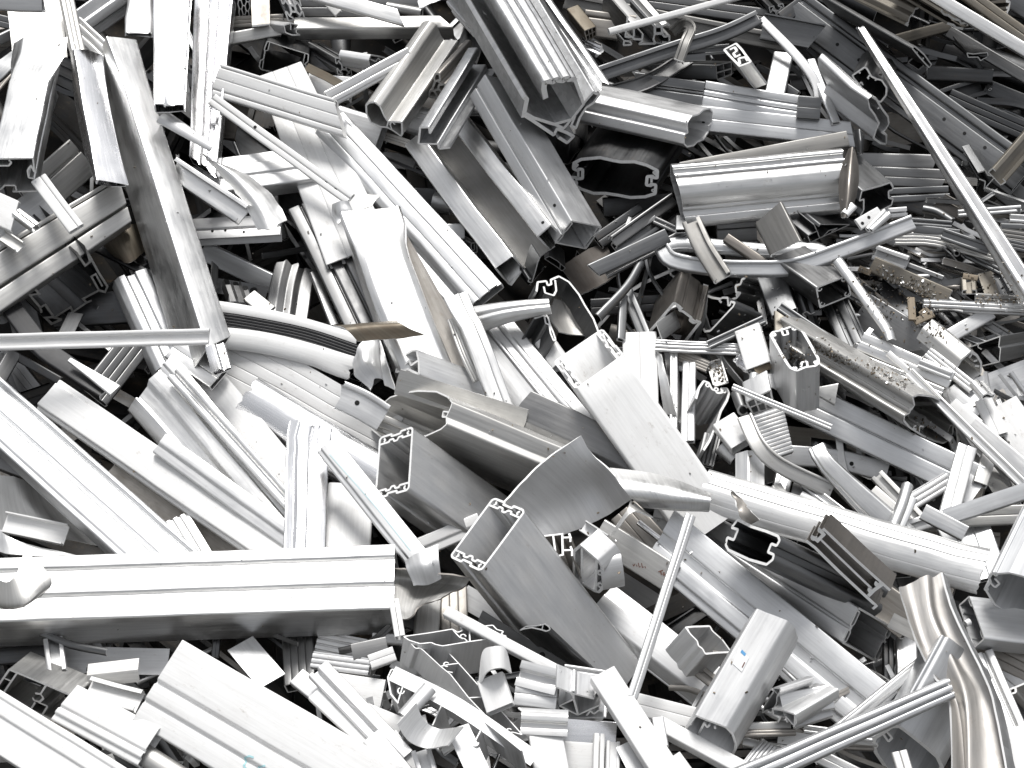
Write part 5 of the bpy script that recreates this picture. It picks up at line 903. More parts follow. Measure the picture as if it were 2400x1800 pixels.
b('chrome_rod', 'tiny chrome rod lying on tan ribbed plate', 'rod', 'pipe', [(1160, 1185), (1330, 1320)], 40, 40, (370, 370), 'mirror', 0)
b('under_plate', 'pale plate behind broad silver beam under curved white cover', 'plate', 'box:g1', [(1280, 1150), (1680, 1230)], 200, 40, 310, 'satin', 10)
# cluster right of big white tube
t('rounded_channel', 'dark rounded U channel with screw ports right of upright strips', 'channel', [('shell', [(1630, 190), (1655, 100), (1695, 42), (1735, 55), (1760, 110), (1790, 120), (1800, 140), (1840, 135), (1835, 100), (1880, 100), (1898, 140), (1880, 200), (1830, 290), (1790, 420), (1740, 530), (1695, 600)], False, 1.4), ('screw_port', arc(1725, 75, 14, 14, 0, 320, 8), True, 1), ('screw_port', arc(1795, 108, 16, 14, 0, 320, 8), True, 1), ('screw_port', arc(1860, 120, 14, 14, 0, 320, 8), True, 1)], (1610, 560), 260, 'satin', s=.9, sa=.6, th=4, O=(1770, 300))
t('grid_profile', 'grid-celled profile end at upper end of ribbed heat-sink plate', 'profile', ('grid', [(2035, 215), (2230, 120), (2260, 260), (2090, 310)]), (2120, 60), 330, 'satin', s=1, th=4.4)
t('small_pipe', 'small dark pipe clip left of grid-celled profile end', 'clip', [('shell', arc(2010, 280, 40, 40, 30, 330, 12), False, 1.3)], (1960, 150), 290, 'satin_dark', s=1, th=4)
b('white_block', 'white block with chamfered edge left of ribbed heat-sink plate', 'block', 'box', [(1850, 350), (2000, 540)], 200, 100, (310, 320), 'white', 14)
z(1760, 880)
b('heat_sink', 'pale ribbed heat-sink plate with many parallel ribs', 'heat sink', 'ribs:12', [(40, 520), (300, 430)], 380, 60, (340, 330), 'whitem', 10, cut=(.2, .2))
b('bent_strip', 'S-bent dirty strip along left side of heat-sink plate', 'strip', 'box:-.5,0 .36,0 .36,5 .5,5', [(-50, 330), (60, 560), (240, 730), (660, 930)], 120, 26, (360, 370, 360, 340), 'beige', 10)
b('slim_rod', 'slim grooved rod above heat-sink plate ending mid-air over long plate', 'rod', 'rail', [(-150, 90), (655, 420)], 44, 24, (400, 400), 'mill', 10)
z(1160, 880)
b('folded_bit', 'crumpled folded white offcut at upper side of long cream pipe', 'offcut', 'vee', [(2070, 600), (2060, 960)], 230, 60, (330, 350), 'mill', 0, dent=7, jag=8)
b('dark_offcut', 'dark ribbed offcut in gap below white block', 'offcut', 'ribs:4', [(1760, 480), (1700, 720)], 130, 40, 230, 'satin_dark', 0)
b('dark_offcut', 'grey curved offcut in gap beside folded white offcut', 'offcut', 'half', [(1830, 560), (1950, 660)], 130, 40, 270, 'satin', 10)
# --- lower right
z(1760, 880)
b('long_plate', 'long bluish-white plate with brown scratch lines at right', 'plate', 'box:-.5,0 -.02,0 0,-6 .04,-6 .06,0 .5,0', [(320, 160), (1830, 880)], 300, 80, (270, 300), 'satin_blue', 8, cut=(.2, 0))
b('triangle_plate', 'small cream triangular plate on long tan swarf profile', 'plate', 'cap', [(520, 120), (690, 150)], 160, 40, (345, 345), 'beige', 10, taper=(.3, 1.1))
b('pointed_bar', 'white bar with crushed pointed tip leaning left above cream pipe', 'bar', [('shell', [(-30, -20), (-28, -8), (-20, -8), (-16, -2), (28, 0), (34, -8), (34, -40), (-30, -40)], True, 4)], [(510, 570), (620, 730), (1250, 1340)], 220, 80, (380, 380, 350), 'mill', 6, crush=(0, .75, .28), taper=(.55, 1.1), dent=3)
b('bent_plate', 'grey bent-ended plate with hole in dark gap', 'plate', 'cap', [(240, 640), (700, 680), (1110, 780)], 155, 60, (200, 210, 220), 'satin', 6)
b('crushed_tube', 'dark crushed tube stub above bent-ended plate', 'tube', 'half', [(480, 570), (760, 610)], 130, 50, 190, 'dark', 0)
rr = [
 ('tan_strip', 'tan channel strip under long bluish plate', 'chan', [(1020, 800), (1400, 1210)], 110, (270, 290), 'beige'),
 ('blade', 'twisted bright blade leaning beside white pointed bar', 'half', [(1280, 870), (1230, 1040), (1150, 1250)], 85, (380, 385, 390), 'mill'),
 ('blade', 'second narrow blade right of twisted bright blade', 'box', [(1315, 990), (1195, 1270)], 60, (370, 380), 'satin_blue'),
 ('grooved_strip', 'grooved grey strip rising right under long bluish plate', 'ribs:3', [(1290, 1030), (1620, 830)], 130, (290, 290), 'satin'),
 ('pale_plate', 'pale plate between white pointed bar and twisted blade', 'box', [(950, 960), (1290, 1250)], 180, (300, 310), 'beige'),
 ('white_post', 'white upright post crossing lower end of long bluish plate', 'box:g1', [(1755, 570), (1590, 1190)], 150, (370, 390), 'whitem'),
 ('grey_offcut', 'grey triangular offcut behind white upright post', 'plate', [(1700, 1010), (1830, 830)], 150, (300, 310), 'satin'),
 ('angle_bar', 'white-edged angle bar rising to right edge', 'ang', [(1570, 1150), (2450, 860)], 130, (400, 400), 'satin_blue'),
 ('short_strip', 'short glossy white strip left below white-edged angle bar', 'cap', [(1395, 1100), (1740, 1280)], 125, (430, 430), 'mill'),
 ('double_rod', 'long thin double rod slanting to right edge', 'rail', [(1280, -30), (2350, 1030)], 78, (340, 350), 'mill'),
 ('white_bar', 'white bar below long thin double rod at right edge', 'box', [(1780, 400), (2450, 960)], 150, (310, 320), 'whitem'),
 ('white_box', 'white box at right edge above white bar', 'box', [(2030, 230), (2400, 780)], 260, (290, 300), 'white'),
 ('cream_strip', 'cream strip with clip left of right-edge white box', 'box:g1', [(1880, 190), (2010, 480)], 130, (280, 290), 'white'),
 ('white_strip', 'short white strip meeting long thin double rod', 'box', [(1620, 230), (1830, 410)], 120, (300, 310), 'white'),
 ('grey_plate', 'grey plate above short white strip near right edge', 'box', [(1640, 80), (1830, 330)], 190, (230, 260), 'satin'),
 ('beige_plate', 'beige plate under long thin double rod', 'plate', [(1780, 420), (2150, 1000)], 260, (230, 250), 'beige'),
 ('tan_block', 'small tan block below white upright post top', 'box', [(1930, 650), (1860, 870)], 110, (310, 320), 'beige'),
 ('flat_bar', 'cream flat bar reaching right edge below angle bar', 'box:g1', [(1680, 1150), (2450, 1110)], 150, (320, 320), 'beige'),
 ('pale_panel', 'pale grey panel below cream flat bar', 'box:g1', [(1770, 1180), (1930, 1640)], 280, (290, 310), 'satin_blue'),
 ('pale_panel', 'small pale panel left of grey panel above cream pipe end', 'cap', [(1560, 1180), (1740, 1500)], 150, (270, 290), 'satin'),
 ('low_channel', 'pale channel lying between blades and short glossy strip', 'chan', [(1220, 1250), (1500, 1160)], 110, (330, 340), 'satin'),
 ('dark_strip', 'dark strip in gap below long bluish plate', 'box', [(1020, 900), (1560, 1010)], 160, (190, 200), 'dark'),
 ('thin_slat', 'thin slat left of white pointed bar', 'rail', [(430, 870), (820, 1170)], 70, (330, 340), 'mill'),
 ('small_shell', 'small white shell-shaped offcut above cream pipe', 'half', [(400, 970), (600, 1080)], 90, (330, 330), 'white'),
 ('channel_offcut', 'small upright white channel above cream pipe', 'chan', [(280, 780), (230, 980)], 130, (310, 320), 'mill'),
 ('fin_offcut', 'upright grey fin beside small white channel', 'plate', [(390, 870), (350, 1030)], 90, (320, 320), 'satin_dark'),
 ('tan_fin', 'small tan fin in front of small white channel', 'vee', [(180, 890), (250, 1000)], 130, (330, 330), 'beige'),
]
for nm, lb, pr, ps, w, lf, mt in rr: b(nm, lb, nm.split('_')[-1], pr, ps, w, 46, lf, mt, 8)
t('clip_profile', 'bright curly clip end above cream strip near right edge', 'clip', [('shell', [(1868, 185), (1885, 155), (1920, 145), (1950, 160), (1978, 150), (1970, 175), (1930, 180), (1900, 175), (1880, 190)], True, 1)], (1830, 60), 330, 'mill', s=1, th=3.6)
t('large_pipe', 'large grey pipe with dark mouth cut by right edge', 'tube', [('shell', [(1898, 1730), (1940, 1670), (1925, 1640), (1960, 1600), (1985, 1610), (2100, 1603), (2240, 1640), (2380, 1730), (2460, 1850), (2440, 1980), (2360, 2040), (2250, 2030), (2100, 1950), (1970, 1850)], True, 1.4), ('slot_wall', [(1935, 1680), (1975, 1720), (2010, 1690), (1975, 1650)], False, 1.2), ('screw_port', arc(1980, 1615, 13, 13, 0, 320, 8), True, 1), ('screw_port', arc(1905, 1735, 13, 13, 0, 320, 8), True, 1)], (2620, 900), 490, 'satin_blue', s=.8, sa=.3, th=4.4)
z(1760, 1320)
t('square_tube', 'large silver square tube with open mouth above lower right rods', 'tube', ('sqslot', [(872, 365), (1148, 522), (1022, 797), (745, 642)]), (-350, -260), 370, 'satin', s=.75, sa=.75, th=5)
sh('crumpled_cover', 'long crumpled tan sheet cover standing at lower right', 'sheet', [[(1205, 190, 0), (1285, 170, -3), (1420, 95, 11), (1470, 120, 3), (1545, 72, 8)], [(1340, 620, 3), (1400, 640, -6), (1470, 430, 8), (1530, 430, 0), (1650, 400, 8)], [(1480, 900, 6), (1560, 930, -7), (1640, 800, 10), (1700, 800, 0), (1830, 770, 8)], [(1610, 1080, 3), (1690, 1200, -8), (1745, 1140, 11), (1850, 1090, 3), (1960, 1090, 8)], [(1640, 1750, 0), (1740, 1750, -11), (1760, 1740, 8), (1900, 1740, 3), (2090, 1740, 8)]], 520, 'stained', dent=3, torn=2, th=4, more=[('galvanised_band', [[(1548, 75, 34), (1585, 105, 20)], [(1652, 400, 34), (1700, 440, 15)], [(1832, 770, 34), (1890, 830, 15)], [(1962, 1090, 34), (2020, 1130, 15)], [(2092, 1740, 34), (2160, 1740, 15)]], 524, 'galv')])
b('chrome_rod', 'shiny rod crossing under grooved rail at lower right', 'rod', 'halfg', [(1470, 740), (690, 1370)], 95, 30, (470, 470), 'mill', 10)
b('grooved_rail', 'long grooved silver rail slanting across bottom right', 'rail', 'box:-.5,-14 -.44,-2 -.3,0 -.28,-12 -.16,-12 -.14,0 .06,2 .1,-10 .2,-10 .22,0 .4,0 .5,-12', [(1630, 1010), (-120, 1780)], 190, 60, (540, 550), 'satin_blue', 6, jag=5, jagend=(1, 0), taper=(.9, 1.1))
z(1160, 1320)
t('rounded_tube', 'scuffed light tube with sticker and black lobed mouth at bottom', 'tube', [('shell', [(1538, 1345), (1580, 1290), (1622, 1232), (1690, 1262), (1780, 1295), (1870, 1330), (1925, 1385), (1952, 1460), (1945, 1510), (1920, 1555), (1800, 1490), (1660, 1420)], True, 1.4), ('fin', [(1690, 1290), (1715, 1330), (1735, 1310)], False, 1.1), ('fin', [(1570, 1295), (1590, 1310)], False, 1.1), ('web', [(1640, 1400), (1690, 1300)], False, 1.2), ('fin', [(1775, 1325), (1780, 1345)], False, 1.1), ('fin', [(1950, 1440), (1932, 1442)], False, 1.1)], (2240, 540), 500, 'satin', s=.75, sa=.3, th=4.6)
t('angular_tube', 'light angular short tube with open many-sided mouth', 'tube', [('shell', [(1545, 522), (1600, 515), (1740, 510), (1760, 550), (1840, 620), (1912, 720), (1800, 725), (1705, 735), (1680, 690), (1650, 670), (1640, 630), (1590, 580)], True, 1.3), ('fin', [(1560, 525), (1575, 555)], False, 1)], (1570, 800), 470, 'satin', s=.7, sa=.5, th=3.8)
b('tan_strip', 'tan strip under light angular tube', 'strip', 'chan', [(1490, 740), (1810, 990)], 100, 30, (420, 430), 'tan', 12)
b('wide_plate', 'wide soiled silver plate behind thin two-tone rod', 'plate', 'box:-.5,-30 -.3,-4 -.25,0 .2,0 .24,-5 .5,-5', [(840, 310), (1830, 1080)], 370, 90, (340, 370), 'satin', 8)
t('wing_profile', 'dark wing-shaped thin profile in front of tilted rectangular tube', 'profile', [('shell', [(200, 542), (250, 512), (330, 508), (385, 500), (405, 492), (440, 515), (448, 540), (415, 552), (380, 540), (300, 522), (240, 530)], True, 1), ('web', [(390, 500), (380, 540)], False, 1)], (800, 960), 480, 'dark', s=.7, sa=.3, th=3.4, cutmat='mill')
b('hole_rail', 'grey rail with round hole below dark wing profile', 'rail', 'plate', [(-120, 430), (640, 900)], 110, 20, (400, 420), 'satin_dim', -22)
b('white_rail', 'white straight rail running right from double frame profile', 'rail', 'box', [(-400, 380), (830, 1040)], 80, 90, (500, 510), 'white', 14)
b('white_plate', 'white plate behind white post at bottom centre', 'plate', 'box:g1', [(1080, 1120), (1640, 1260)], 170, 50, (440, 440), 'white', 10)
b('white_rail', 'white rail with shaded side running to bottom edge', 'rail', 'box', [(1320, 1290), (2200, 1760)], 120, 110, (500, 500), 'white', 22)
b('white_post', 'white crisp post leaning at bottom centre', 'post', 'box:-.5,0 .5,0', [(870, 880), (1480, 1820)], 220, 100, (560, 560), 'white', 16)
z(580, 1320)
t('frame_profile', 'upper window-frame profile with bright outlined cells at bottom centre', 'profile', [('shell', [(1265, 592), (1480, 562), (1660, 533), (1700, 560), (1740, 545), (1720, 520), (1800, 525), (1985, 500), (2015, 535), (2070, 550), (2050, 575), (2095, 590), (1800, 632), (1580, 668), (1520, 655), (1490, 640), (1400, 650), (1310, 622)], True, 1), ('web', [(1660, 535), (1700, 580), (1720, 600), (1760, 610), (1780, 632)], False, 1), ('web', [(1795, 527), (1800, 630)], False, 1), ('screw_port', arc(1745, 590, 22, 18, 90, 360, 8), False, 1)], (1640, 850), 500, 'satin', s=.7, sa=.5, th=3.2)
t('frame_profile', 'lower long window-frame profile with bright outlined cells', 'profile', [('shell', [(1300, 625), (1360, 692), (1560, 680), (1640, 735), (1710, 810), (1950, 1082), (2225, 1385), (2150, 1365), (2100, 1370), (1990, 1295), (1790, 1088), (1640, 900), (1560, 835), (1420, 705)], True, 1), ('web', [(1560, 835), (1620, 820), (1705, 808)], False, 1), ('web', [(1790, 1088), (1950, 1080)], False, 1), ('web', [(1500, 640), (1530, 680)], False, 1), ('screw_port', arc(1610, 815, 22, 18, 60, 330, 8), False, 1), ('web', [(1600, 870), (1660, 880)], False, 1), ('screw_port', arc(2120, 1350, 22, 18, 60, 330, 8), False, 1)], (1700, 1160), 530, 'satin', s=.7, sa=.5, th=3.2, O=(1760, 1000))
t('frame_profile', 'curved slat profile with hanging webs below long frame profile', 'profile', [('slat', [(1220, 1135), (1160, 1060), (1135, 920), (1165, 850), (1400, 930), (1700, 1105), (2212, 1500)], False, 1.1), ('web', [(1285, 940), (1250, 1010), (1215, 1130)], False, 1), ('web', [(1580, 1130), (1500, 1310)], False, 1), ('web', [(1890, 1340), (1840, 1430)], False, 1), ('screw_port', arc(1240, 1030, 26, 26, 0, 250, 8), False, 1), ('screw_port', arc(1840, 1440, 26, 26, 0, 250, 8), False, 1)], (1560, 1330), 505, 'satin', s=.8, sa=.5, th=3.4, O=(1500, 1120))
b('slat', 'pale smooth slat lying over hanging webs at bottom centre', 'slat', 'plate', [(1170, 890), (1700, 1160), (2330, 1590)], 130, 20, (545, 555, 560), 'satin', 14)
sh('wave_strip', 'white wavy strip with S-curve at bottom centre', 'strip', [[(1370, 1130, 20), (1430, 1270, 0), (1540, 1340, -10), (1650, 1335, 10), (1745, 1320, 40)], [(1290, 1220, 20), (1360, 1350, 0), (1490, 1420, -10), (1620, 1410, 10), (1680, 1400, 30)], [(1215, 1300, 20), (1310, 1440, 0), (1450, 1500, -10), (1590, 1480, 10), (1620, 1475, 20)]], 580, 'whitem', torn=0, dent=1)
b('curl_strip', 'curled pale strip above white wavy strip', 'strip', 'half', [(1260, 1230), (1470, 990)], 120, 40, (570, 570), 'satin', 20)
b('hook_strip', 'upright pale leg right of white wavy strip', 'strip', 'plate', [(1700, 1330), (1900, 1760)], 200, 20, (575, 575), 'satin', 22)
b('hook_strip', 'hooked pale leg under white wavy strip', 'strip', 'chan', [(1400, 1500), (1480, 1760)], 150, 50, (540, 540), 'satin', 0)
sh('half_cover', 'white half-cylinder cover beside lower frame profile', 'cover', [[(1870, 960, -20), (1900, 720, 10), (1990, 672, 30), (2080, 680, 20), (2115, 760, -20)], [(1885, 975, -20), (1925, 890, 10), (2000, 850, 30), (2080, 850, 20), (2140, 890, -20)]], 575, 'white', torn=0, dent=1)
b('white_box', 'small white box under half-cylinder cover', 'box', 'box', [(1960, 920), (2040, 1170)], 220, 80, (560, 560), 'white', -10)
rr = [
 ('ridged_strip', 'grey finely ridged strip right of dark grooved post', 'ribs:3', [(520, 780), (990, 840)], 130, (400, 420), 'satin'),
 ('small_bar', 'small white twin bar above angled frame end', 'box:g1', [(990, 800), (1190, 730)], 110, (450, 450), 'white'),
 ('white_block', 'white block with lip below grey finely ridged strip', 'box', [(690, 1000), (1095, 1060)], 230, (410, 420), 'white'),
 ('ribbed_plate', 'white ribbed plate under right end of horizontal beam', 'ribs:4', [(560, 640), (960, 720)], 200, (340, 350), 'whitem'),
 ('grey_channel', 'long grey two-banded channel slanting beside largest white box', 'box:-.5,0 -.3,0 -.28,-16 .0,-16 .02,0 .5,0', [(570, 850), (1260, 1580)], 190, (500, 510), 'satin'),
 ('white_wedge', 'white narrow wedge left of grey two-banded channel', 'box', [(540, 1050), (1010, 1480)], 120, (490, 500), 'white'),
 ('grey_plate', 'dark-edged plate under top of grey two-banded channel', 'box', [(400, 910), (640, 1100)], 150, (450, 470), 'satin'),
 ('white_plate', 'white plate right of grey two-banded channel', 'box', [(940, 1200), (1250, 1330)], 150, (450, 460), 'white'),
 ('white_plate', 'lower white plate near bottom edge by grey channel', 'plate', [(1120, 1400), (1330, 1720)], 200, (500, 500), 'white'),
 ('grey_plate', 'pale plate at bottom edge right of largest white box', 'box', [(1000, 1400), (1350, 1800)], 160, (510, 510), 'satin'),
 ('square_end', 'dark square tube stub above white block with lip', 'box', [(850, 720), (1130, 660)], 130, (420, 420), 'satin_dark'),
 ('white_strip', 'thin white strip under bracket of horizontal beam', 'box', [(1010, 600), (1330, 620)], 70, (380, 380), 'white'),
]
for nm, lb, pr, ps, w, lf, mt in rr: b(nm, lb, nm.split('_')[-1], pr, ps, w, 60, lf, mt, 12)
z(1160, 1320)
rr = [
 ('step_profile', 'topmost pale stepped offcut in stack left of white post', 'steps:3', [(190, 880), (510, 960)], 220, (530, 540), 'satin'),
 ('step_profile', 'middle pale stepped offcut of stack left of white post', 'box:g1', [(160, 1050), (500, 1090)], 200, (520, 520), 'satin'),
 ('step_profile', 'lower white ribbed offcut of stack left of white post', 'steps:4', [(210, 1270), (590, 1290)], 230, (540, 540), 'whitem'),
 ('white_panel', 'white panel at bottom edge below ribbed offcut stack', 'box', [(410, 1380), (480, 1780)], 270, (530, 530), 'white'),
 ('upright_fin', 'left upright white fin at bottom centre', 'chan', [(850, 1380), (840, 1780)], 80, (510, 510), 'white'),
 ('upright_fin', 'right upright white fin with slot at bottom centre', 'rail', [(960, 1440), (950, 1780)], 100, (510, 510), 'white'),
 ('mirror_plate', 'small mirror plate behind upright white fins', 'box', [(540, 1360), (980, 1400)], 220, (470, 470), 'mirror'),
 ('white_panel', 'white sheet below small mirror plate', 'box', [(560, 1560), (860, 1580)], 230, (480, 480), 'white'),
 ('white_panel', 'tilted pale panel right of upright white fins', 'plate', [(1080, 1450), (1250, 1780)], 230, (520, 520), 'satin'),
 ('thin_strip', 'thin strip under dark wing profile', 'rail', [(560, 850), (880, 900)], 60, (470, 470), 'satin'),
 ('box_end', 'dark small box end beside white rail at bottom', 'boxw', [(1320, 1250), (1360, 1480)], 90, (520, 520), 'satin'),
 ('white_panel', 'white offcut near bottom edge right of white post', 'box', [(1440, 1560), (1600, 1780)], 130, (500, 500), 'white'),
]
for nm, lb, pr, ps, w, lf, mt in rr: b(nm, lb, nm.split('_')[-1], pr, ps, w, 60, lf, mt, 10)
t('truss_profile', 'open triangular truss-like profile left of white post', 'profile', [('shell', [(490, 1000), (620, 1050), (800, 1095)], False, 1.2), ('shell', [(580, 1260), (740, 1255), (900, 1250)], False, 1.2), ('web', [(520, 1155), (635, 1100), (672, 1232), (520, 1155)], False, 1.2), ('web', [(635, 1100), (630, 1055)], False, 1.2), ('web', [(672, 1232), (760, 1190), (850, 1150)], False, 1.2), ('web', [(740, 1240), (770, 1200), (800, 1225), (840, 1195), (880, 1210)], False, 1.1), ('screw_port', arc(632, 1055, 20, 18, 90, 380, 8), False, 1)], (700, 950), 510, 'satin', s=1.1, sa=.8, th=4, r=1)
z(1760, 1320)
t('small_profile', 'small bottle-shaped hollow profile end at lower right', 'profile', [('shell', [(185, 1012), (238, 1018), (232, 1050), (210, 1085), (205, 1140), (165, 1208), (130, 1190), (90, 1210), (110, 1150), (150, 1090), (182, 1045)], True, 1.1), ('web', [(185, 1030), (215, 1065)], False, .9)], (430, 1020), 500, 'satin', s=.5, sa=.3, th=3.4)
t('hook_box', 'light box offcut with hooked dark end below bottle-shaped profile', 'box', [('shell', [(175, 1182), (260, 1195), (355, 1228), (350, 1320), (330, 1300), (280, 1240), (290, 1290)], False, 1.2), ('hook', [(175, 1182), (180, 1230), (240, 1245), (215, 1290)], False, 1.2), ('shell', [(355, 1228), (365, 1290), (340, 1330)], False, 1)], (620, 1050), 520, 'satin', s=.7, sa=.4, th=3.8)
rr = [
 ('light_lid', 'light curved lid over box offcut with hooked end', 'box', [(250, 1150), (660, 1080)], 190, (525, 525), 'mill'),
 ('slotted_strip', 'pale notched strip beneath light curved lid', 'cap', [(350, 1290), (650, 1200)], 80, (500, 500), 'satin'),
 ('tan_strip', 'tan flat strip at bottom right of scuffed tube mouth', 'box', [(-120, 1325), (320, 1310)], 60, (480, 480), 'beige'),
 ('tan_strip', 'second tan strip just under flat tan strip', 'rail', [(-60, 1380), (365, 1365)], 40, (490, 490), 'tan'),
 ('white_plate', 'white plate under tan strips at bottom right', 'plate', [(220, 1400), (470, 1440)], 110, (460, 460), 'white'),
 ('comb_plate', 'grey comb-ribbed plate at bottom under grooved rail', 'ribs:8', [(30, 1680), (180, 1480)], 220, (460, 460), 'satin'),
 ('thin_strip', 'upper thin bright strip under chrome rod crossing', 'rail', [(430, 1340), (1010, 1410)], 60, (430, 430), 'mill'),
 ('thin_strip', 'middle thin bright strip under chrome rod crossing', 'box', [(460, 1410), (1020, 1450)], 50, (420, 420), 'beige'),
 ('thin_strip', 'lowest thin strip under chrome rod crossing', 'rail', [(480, 1470), (1000, 1490)], 40, (410, 410), 'tan'),
 ('cream_strip', 'cream strip at bottom edge below grooved rail', 'box:g1', [(560, 1560), (960, 1760)], 110, (440, 440), 'whitem'),
 ('dark_strip', 'dull strip left of chrome rod crossing at bottom', 'box', [(-60, 1440), (420, 1560)], 60, (430, 430), 'mill'),
 ('tan_insert', 'small cream strip poking out of rounded box mouth', 'box:g1', [(1200, 1525), (1270, 1760)], 120, (560, 560), 'beige'),
 ('shade_plate', 'light upright plate behind chrome rod under square tube mouth', 'box', [(1260, 570), (1270, 1130)], 160, (320, 330), 'mill'),
 ('shade_strip', 'dark upright strip left of light upright plate', 'box:g1', [(1110, 560), (1120, 1050)], 80, (310, 310), 'dark'),
 ('shade_strip', 'grey thin strip in black gap under square tube mouth', 'box', [(950, 820), (1040, 1050)], 70, (260, 270), 'satin_dark'),
 ('tan_flap', 'tan flap behind crumpled tan cover top', 'plate', [(1130, 460), (1400, 600)], 130, (400, 400), 'beige'),
 ('tan_bar', 'tan grimy bar running right below slotted tube at right edge', 'box:g2', [(1740, 600), (2420, 950)], 190, (370, 380), 'tan'),
 ('white_bar', 'white grooved bar leaning at right edge beside crumpled cover', 'box:-.5,0 -.1,0 -.08,-10 .1,-10 .12,0 .5,0', [(1880, 720), (2180, 1400)], 150, (430, 440), 'whitem'),
 ('white_panel', 'white panel in bottom right corner', 'box', [(2130, 1330), (2330, 1780)], 260, (440, 450), 'white'),
 ('grey_bar', 'grey bar along right edge above white corner panel', 'box:g1', [(2020, 900), (2450, 1250)], 160, (360, 370), 'satin'),
 ('right_plate', 'grey plate at right edge between grimy bar and corner panel', 'plate', [(2100, 1100), (2450, 1400)], 240, (320, 320), 'satin_dark'),
]
for nm, lb, pr, ps, w, lf, mt in rr: b(nm, lb, nm.split('_')[-1], pr, ps, w, 60, lf, mt, 8)
t('rounded_box', 'large light rounded box with black mouth and screw ports at bottom right', 'box', [('shell', [(990, 1470), (1000, 1420), (1070, 1375), (1140, 1325), (1200, 1325), (1260, 1370), (1400, 1480), (1510, 1575), (1545, 1650), (1500, 1740), (1300, 1780), (1120, 1700), (1010, 1540)], True, 2.2), ('screw_port', arc(1005, 1478, 16, 16, 0, 320, 8), True, 1.2), ('screw_port', arc(1152, 1318, 16, 16, 0, 320, 8), True, 1.2), ('slot_wall', [(1070, 1390), (1110, 1450), (1140, 1420), (1095, 1365)], False, 1.4)], (1660, 830), 430, 'satin_blue', s=.8, sa=.3, th=4.4)
t('slotted_tube', 'grey-blue tube with narrow slotted mouth right of crumpled cover', 'tube', ('cornbox', [(1682, 345), (1766, 272), (1888, 610), (1800, 690)]), (2500, 560), 440, 'satin_blue', s=.55, sa=.2, th=4)
t('corner_slot', 'small slotted corner profile cut by right edge', 'profile', [('shell', [(2250, 960), (2140, 1005), (2145, 1045), (2100, 1060), (2095, 1020), (2140, 1005)], False, 1.3)], (2300, 1150), 430, 'beige', s=.9, th=4)
b('round_bit', 'tiny white pipe bit in slotted mouth right of crumpled cover', 'pipe', 'pipe', [(1745, 490), (1780, 470)], 45, 45, 470, 'white', 0)
# ================================================================== the mass of the heap under the pieces
z(0, 0); random.seed(11)
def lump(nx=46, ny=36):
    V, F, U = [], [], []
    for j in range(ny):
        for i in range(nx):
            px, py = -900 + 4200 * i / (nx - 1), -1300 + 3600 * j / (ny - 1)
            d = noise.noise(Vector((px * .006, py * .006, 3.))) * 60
            shade_bank = max(0, -150 - py) * (.75 + .5 * min(1, max(0, (px - 600) / 1400)))      # unseen bank above the frame, added to block sky over the upper right
            V.append(pt((px, py), -260 + d + shade_bank + 170 * min(1, max(0, (py - 900) / 500))))
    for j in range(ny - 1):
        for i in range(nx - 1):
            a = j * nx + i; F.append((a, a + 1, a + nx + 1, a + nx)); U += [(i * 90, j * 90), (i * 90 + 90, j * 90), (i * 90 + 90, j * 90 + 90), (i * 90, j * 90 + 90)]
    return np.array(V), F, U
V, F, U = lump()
hc = add_obj('heap_core', V, F, U, [0] * len(F), ['gap_shade'], np.array([0., 2.6, .5])); hc['kind'] = 'structure'  # dark backing sheet that blackens the gaps, plus the unseen bank on top
gm = bpy.data.meshes.new('ground'); R = 40
gm.from_pydata([(-R, -R, 0), (R, -R, 0), (R, R, 0), (-R, R, 0)], [], [(0, 1, 2, 3)]); gm.uv_layers.new(name='UVMap').data.foreach_set('uv', [0, 0, 90000, 0, 90000, 90000, 0, 90000])
gm.materials.append(MATS['ground']); go = bpy.data.objects.new('ground', gm); COL.objects.link(go); go['kind'] = 'structure'

# deep tangle of offcuts nobody could count: one object
AV, AF, AU, AM = [], [], [], []; off = 0
DM = ['deep', 'satin_dark', 'dark', 'satin', 'tan', 'satin_dim', 'mill']
progs = ['box', 'cap', 'chan', 'plate', 'rail', 'half', 'box:g2', 'u', 'ribs:3']
for i in range(760):
    px, py = random.uniform(-600, 3000), random.uniform(-450, 2150)
    L = random.uniform(120, 520); a = math.radians(random.choice([random.gauss(35, 22), random.gauss(35, 22), random.gauss(-15, 20), random.gauss(80, 25)]))
    l0 = random.uniform(-280, -130) if i % 3 else random.uniform(-170, -40)
    l1 = l0 + random.uniform(-90, 90)
    g = 170 * min(1, max(0, (py - 900) / 500)); l0 += g; l1 += g
    p0 = (px - L / 2 * math.cos(a), py - L / 2 * math.sin(a)); p1 = (px + L / 2 * math.cos(a), py + L / 2 * math.sin(a))
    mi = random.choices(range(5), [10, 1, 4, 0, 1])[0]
    for p in bar_parts(random.choice(progs), [p0, p1], random.uniform(18, 75), random.uniform(8, 30), (l0, l1), random.uniform(-40, 40), zoom=False, nseg=2, r=0, dent=0):
        V, F, U, M = p[1:]
        AV.append(V); AF += [tuple(x + off for x in f) for f in F]; AU += U; AM += [mi if m == 0 else len(DM) for m in M]; off += len(V)
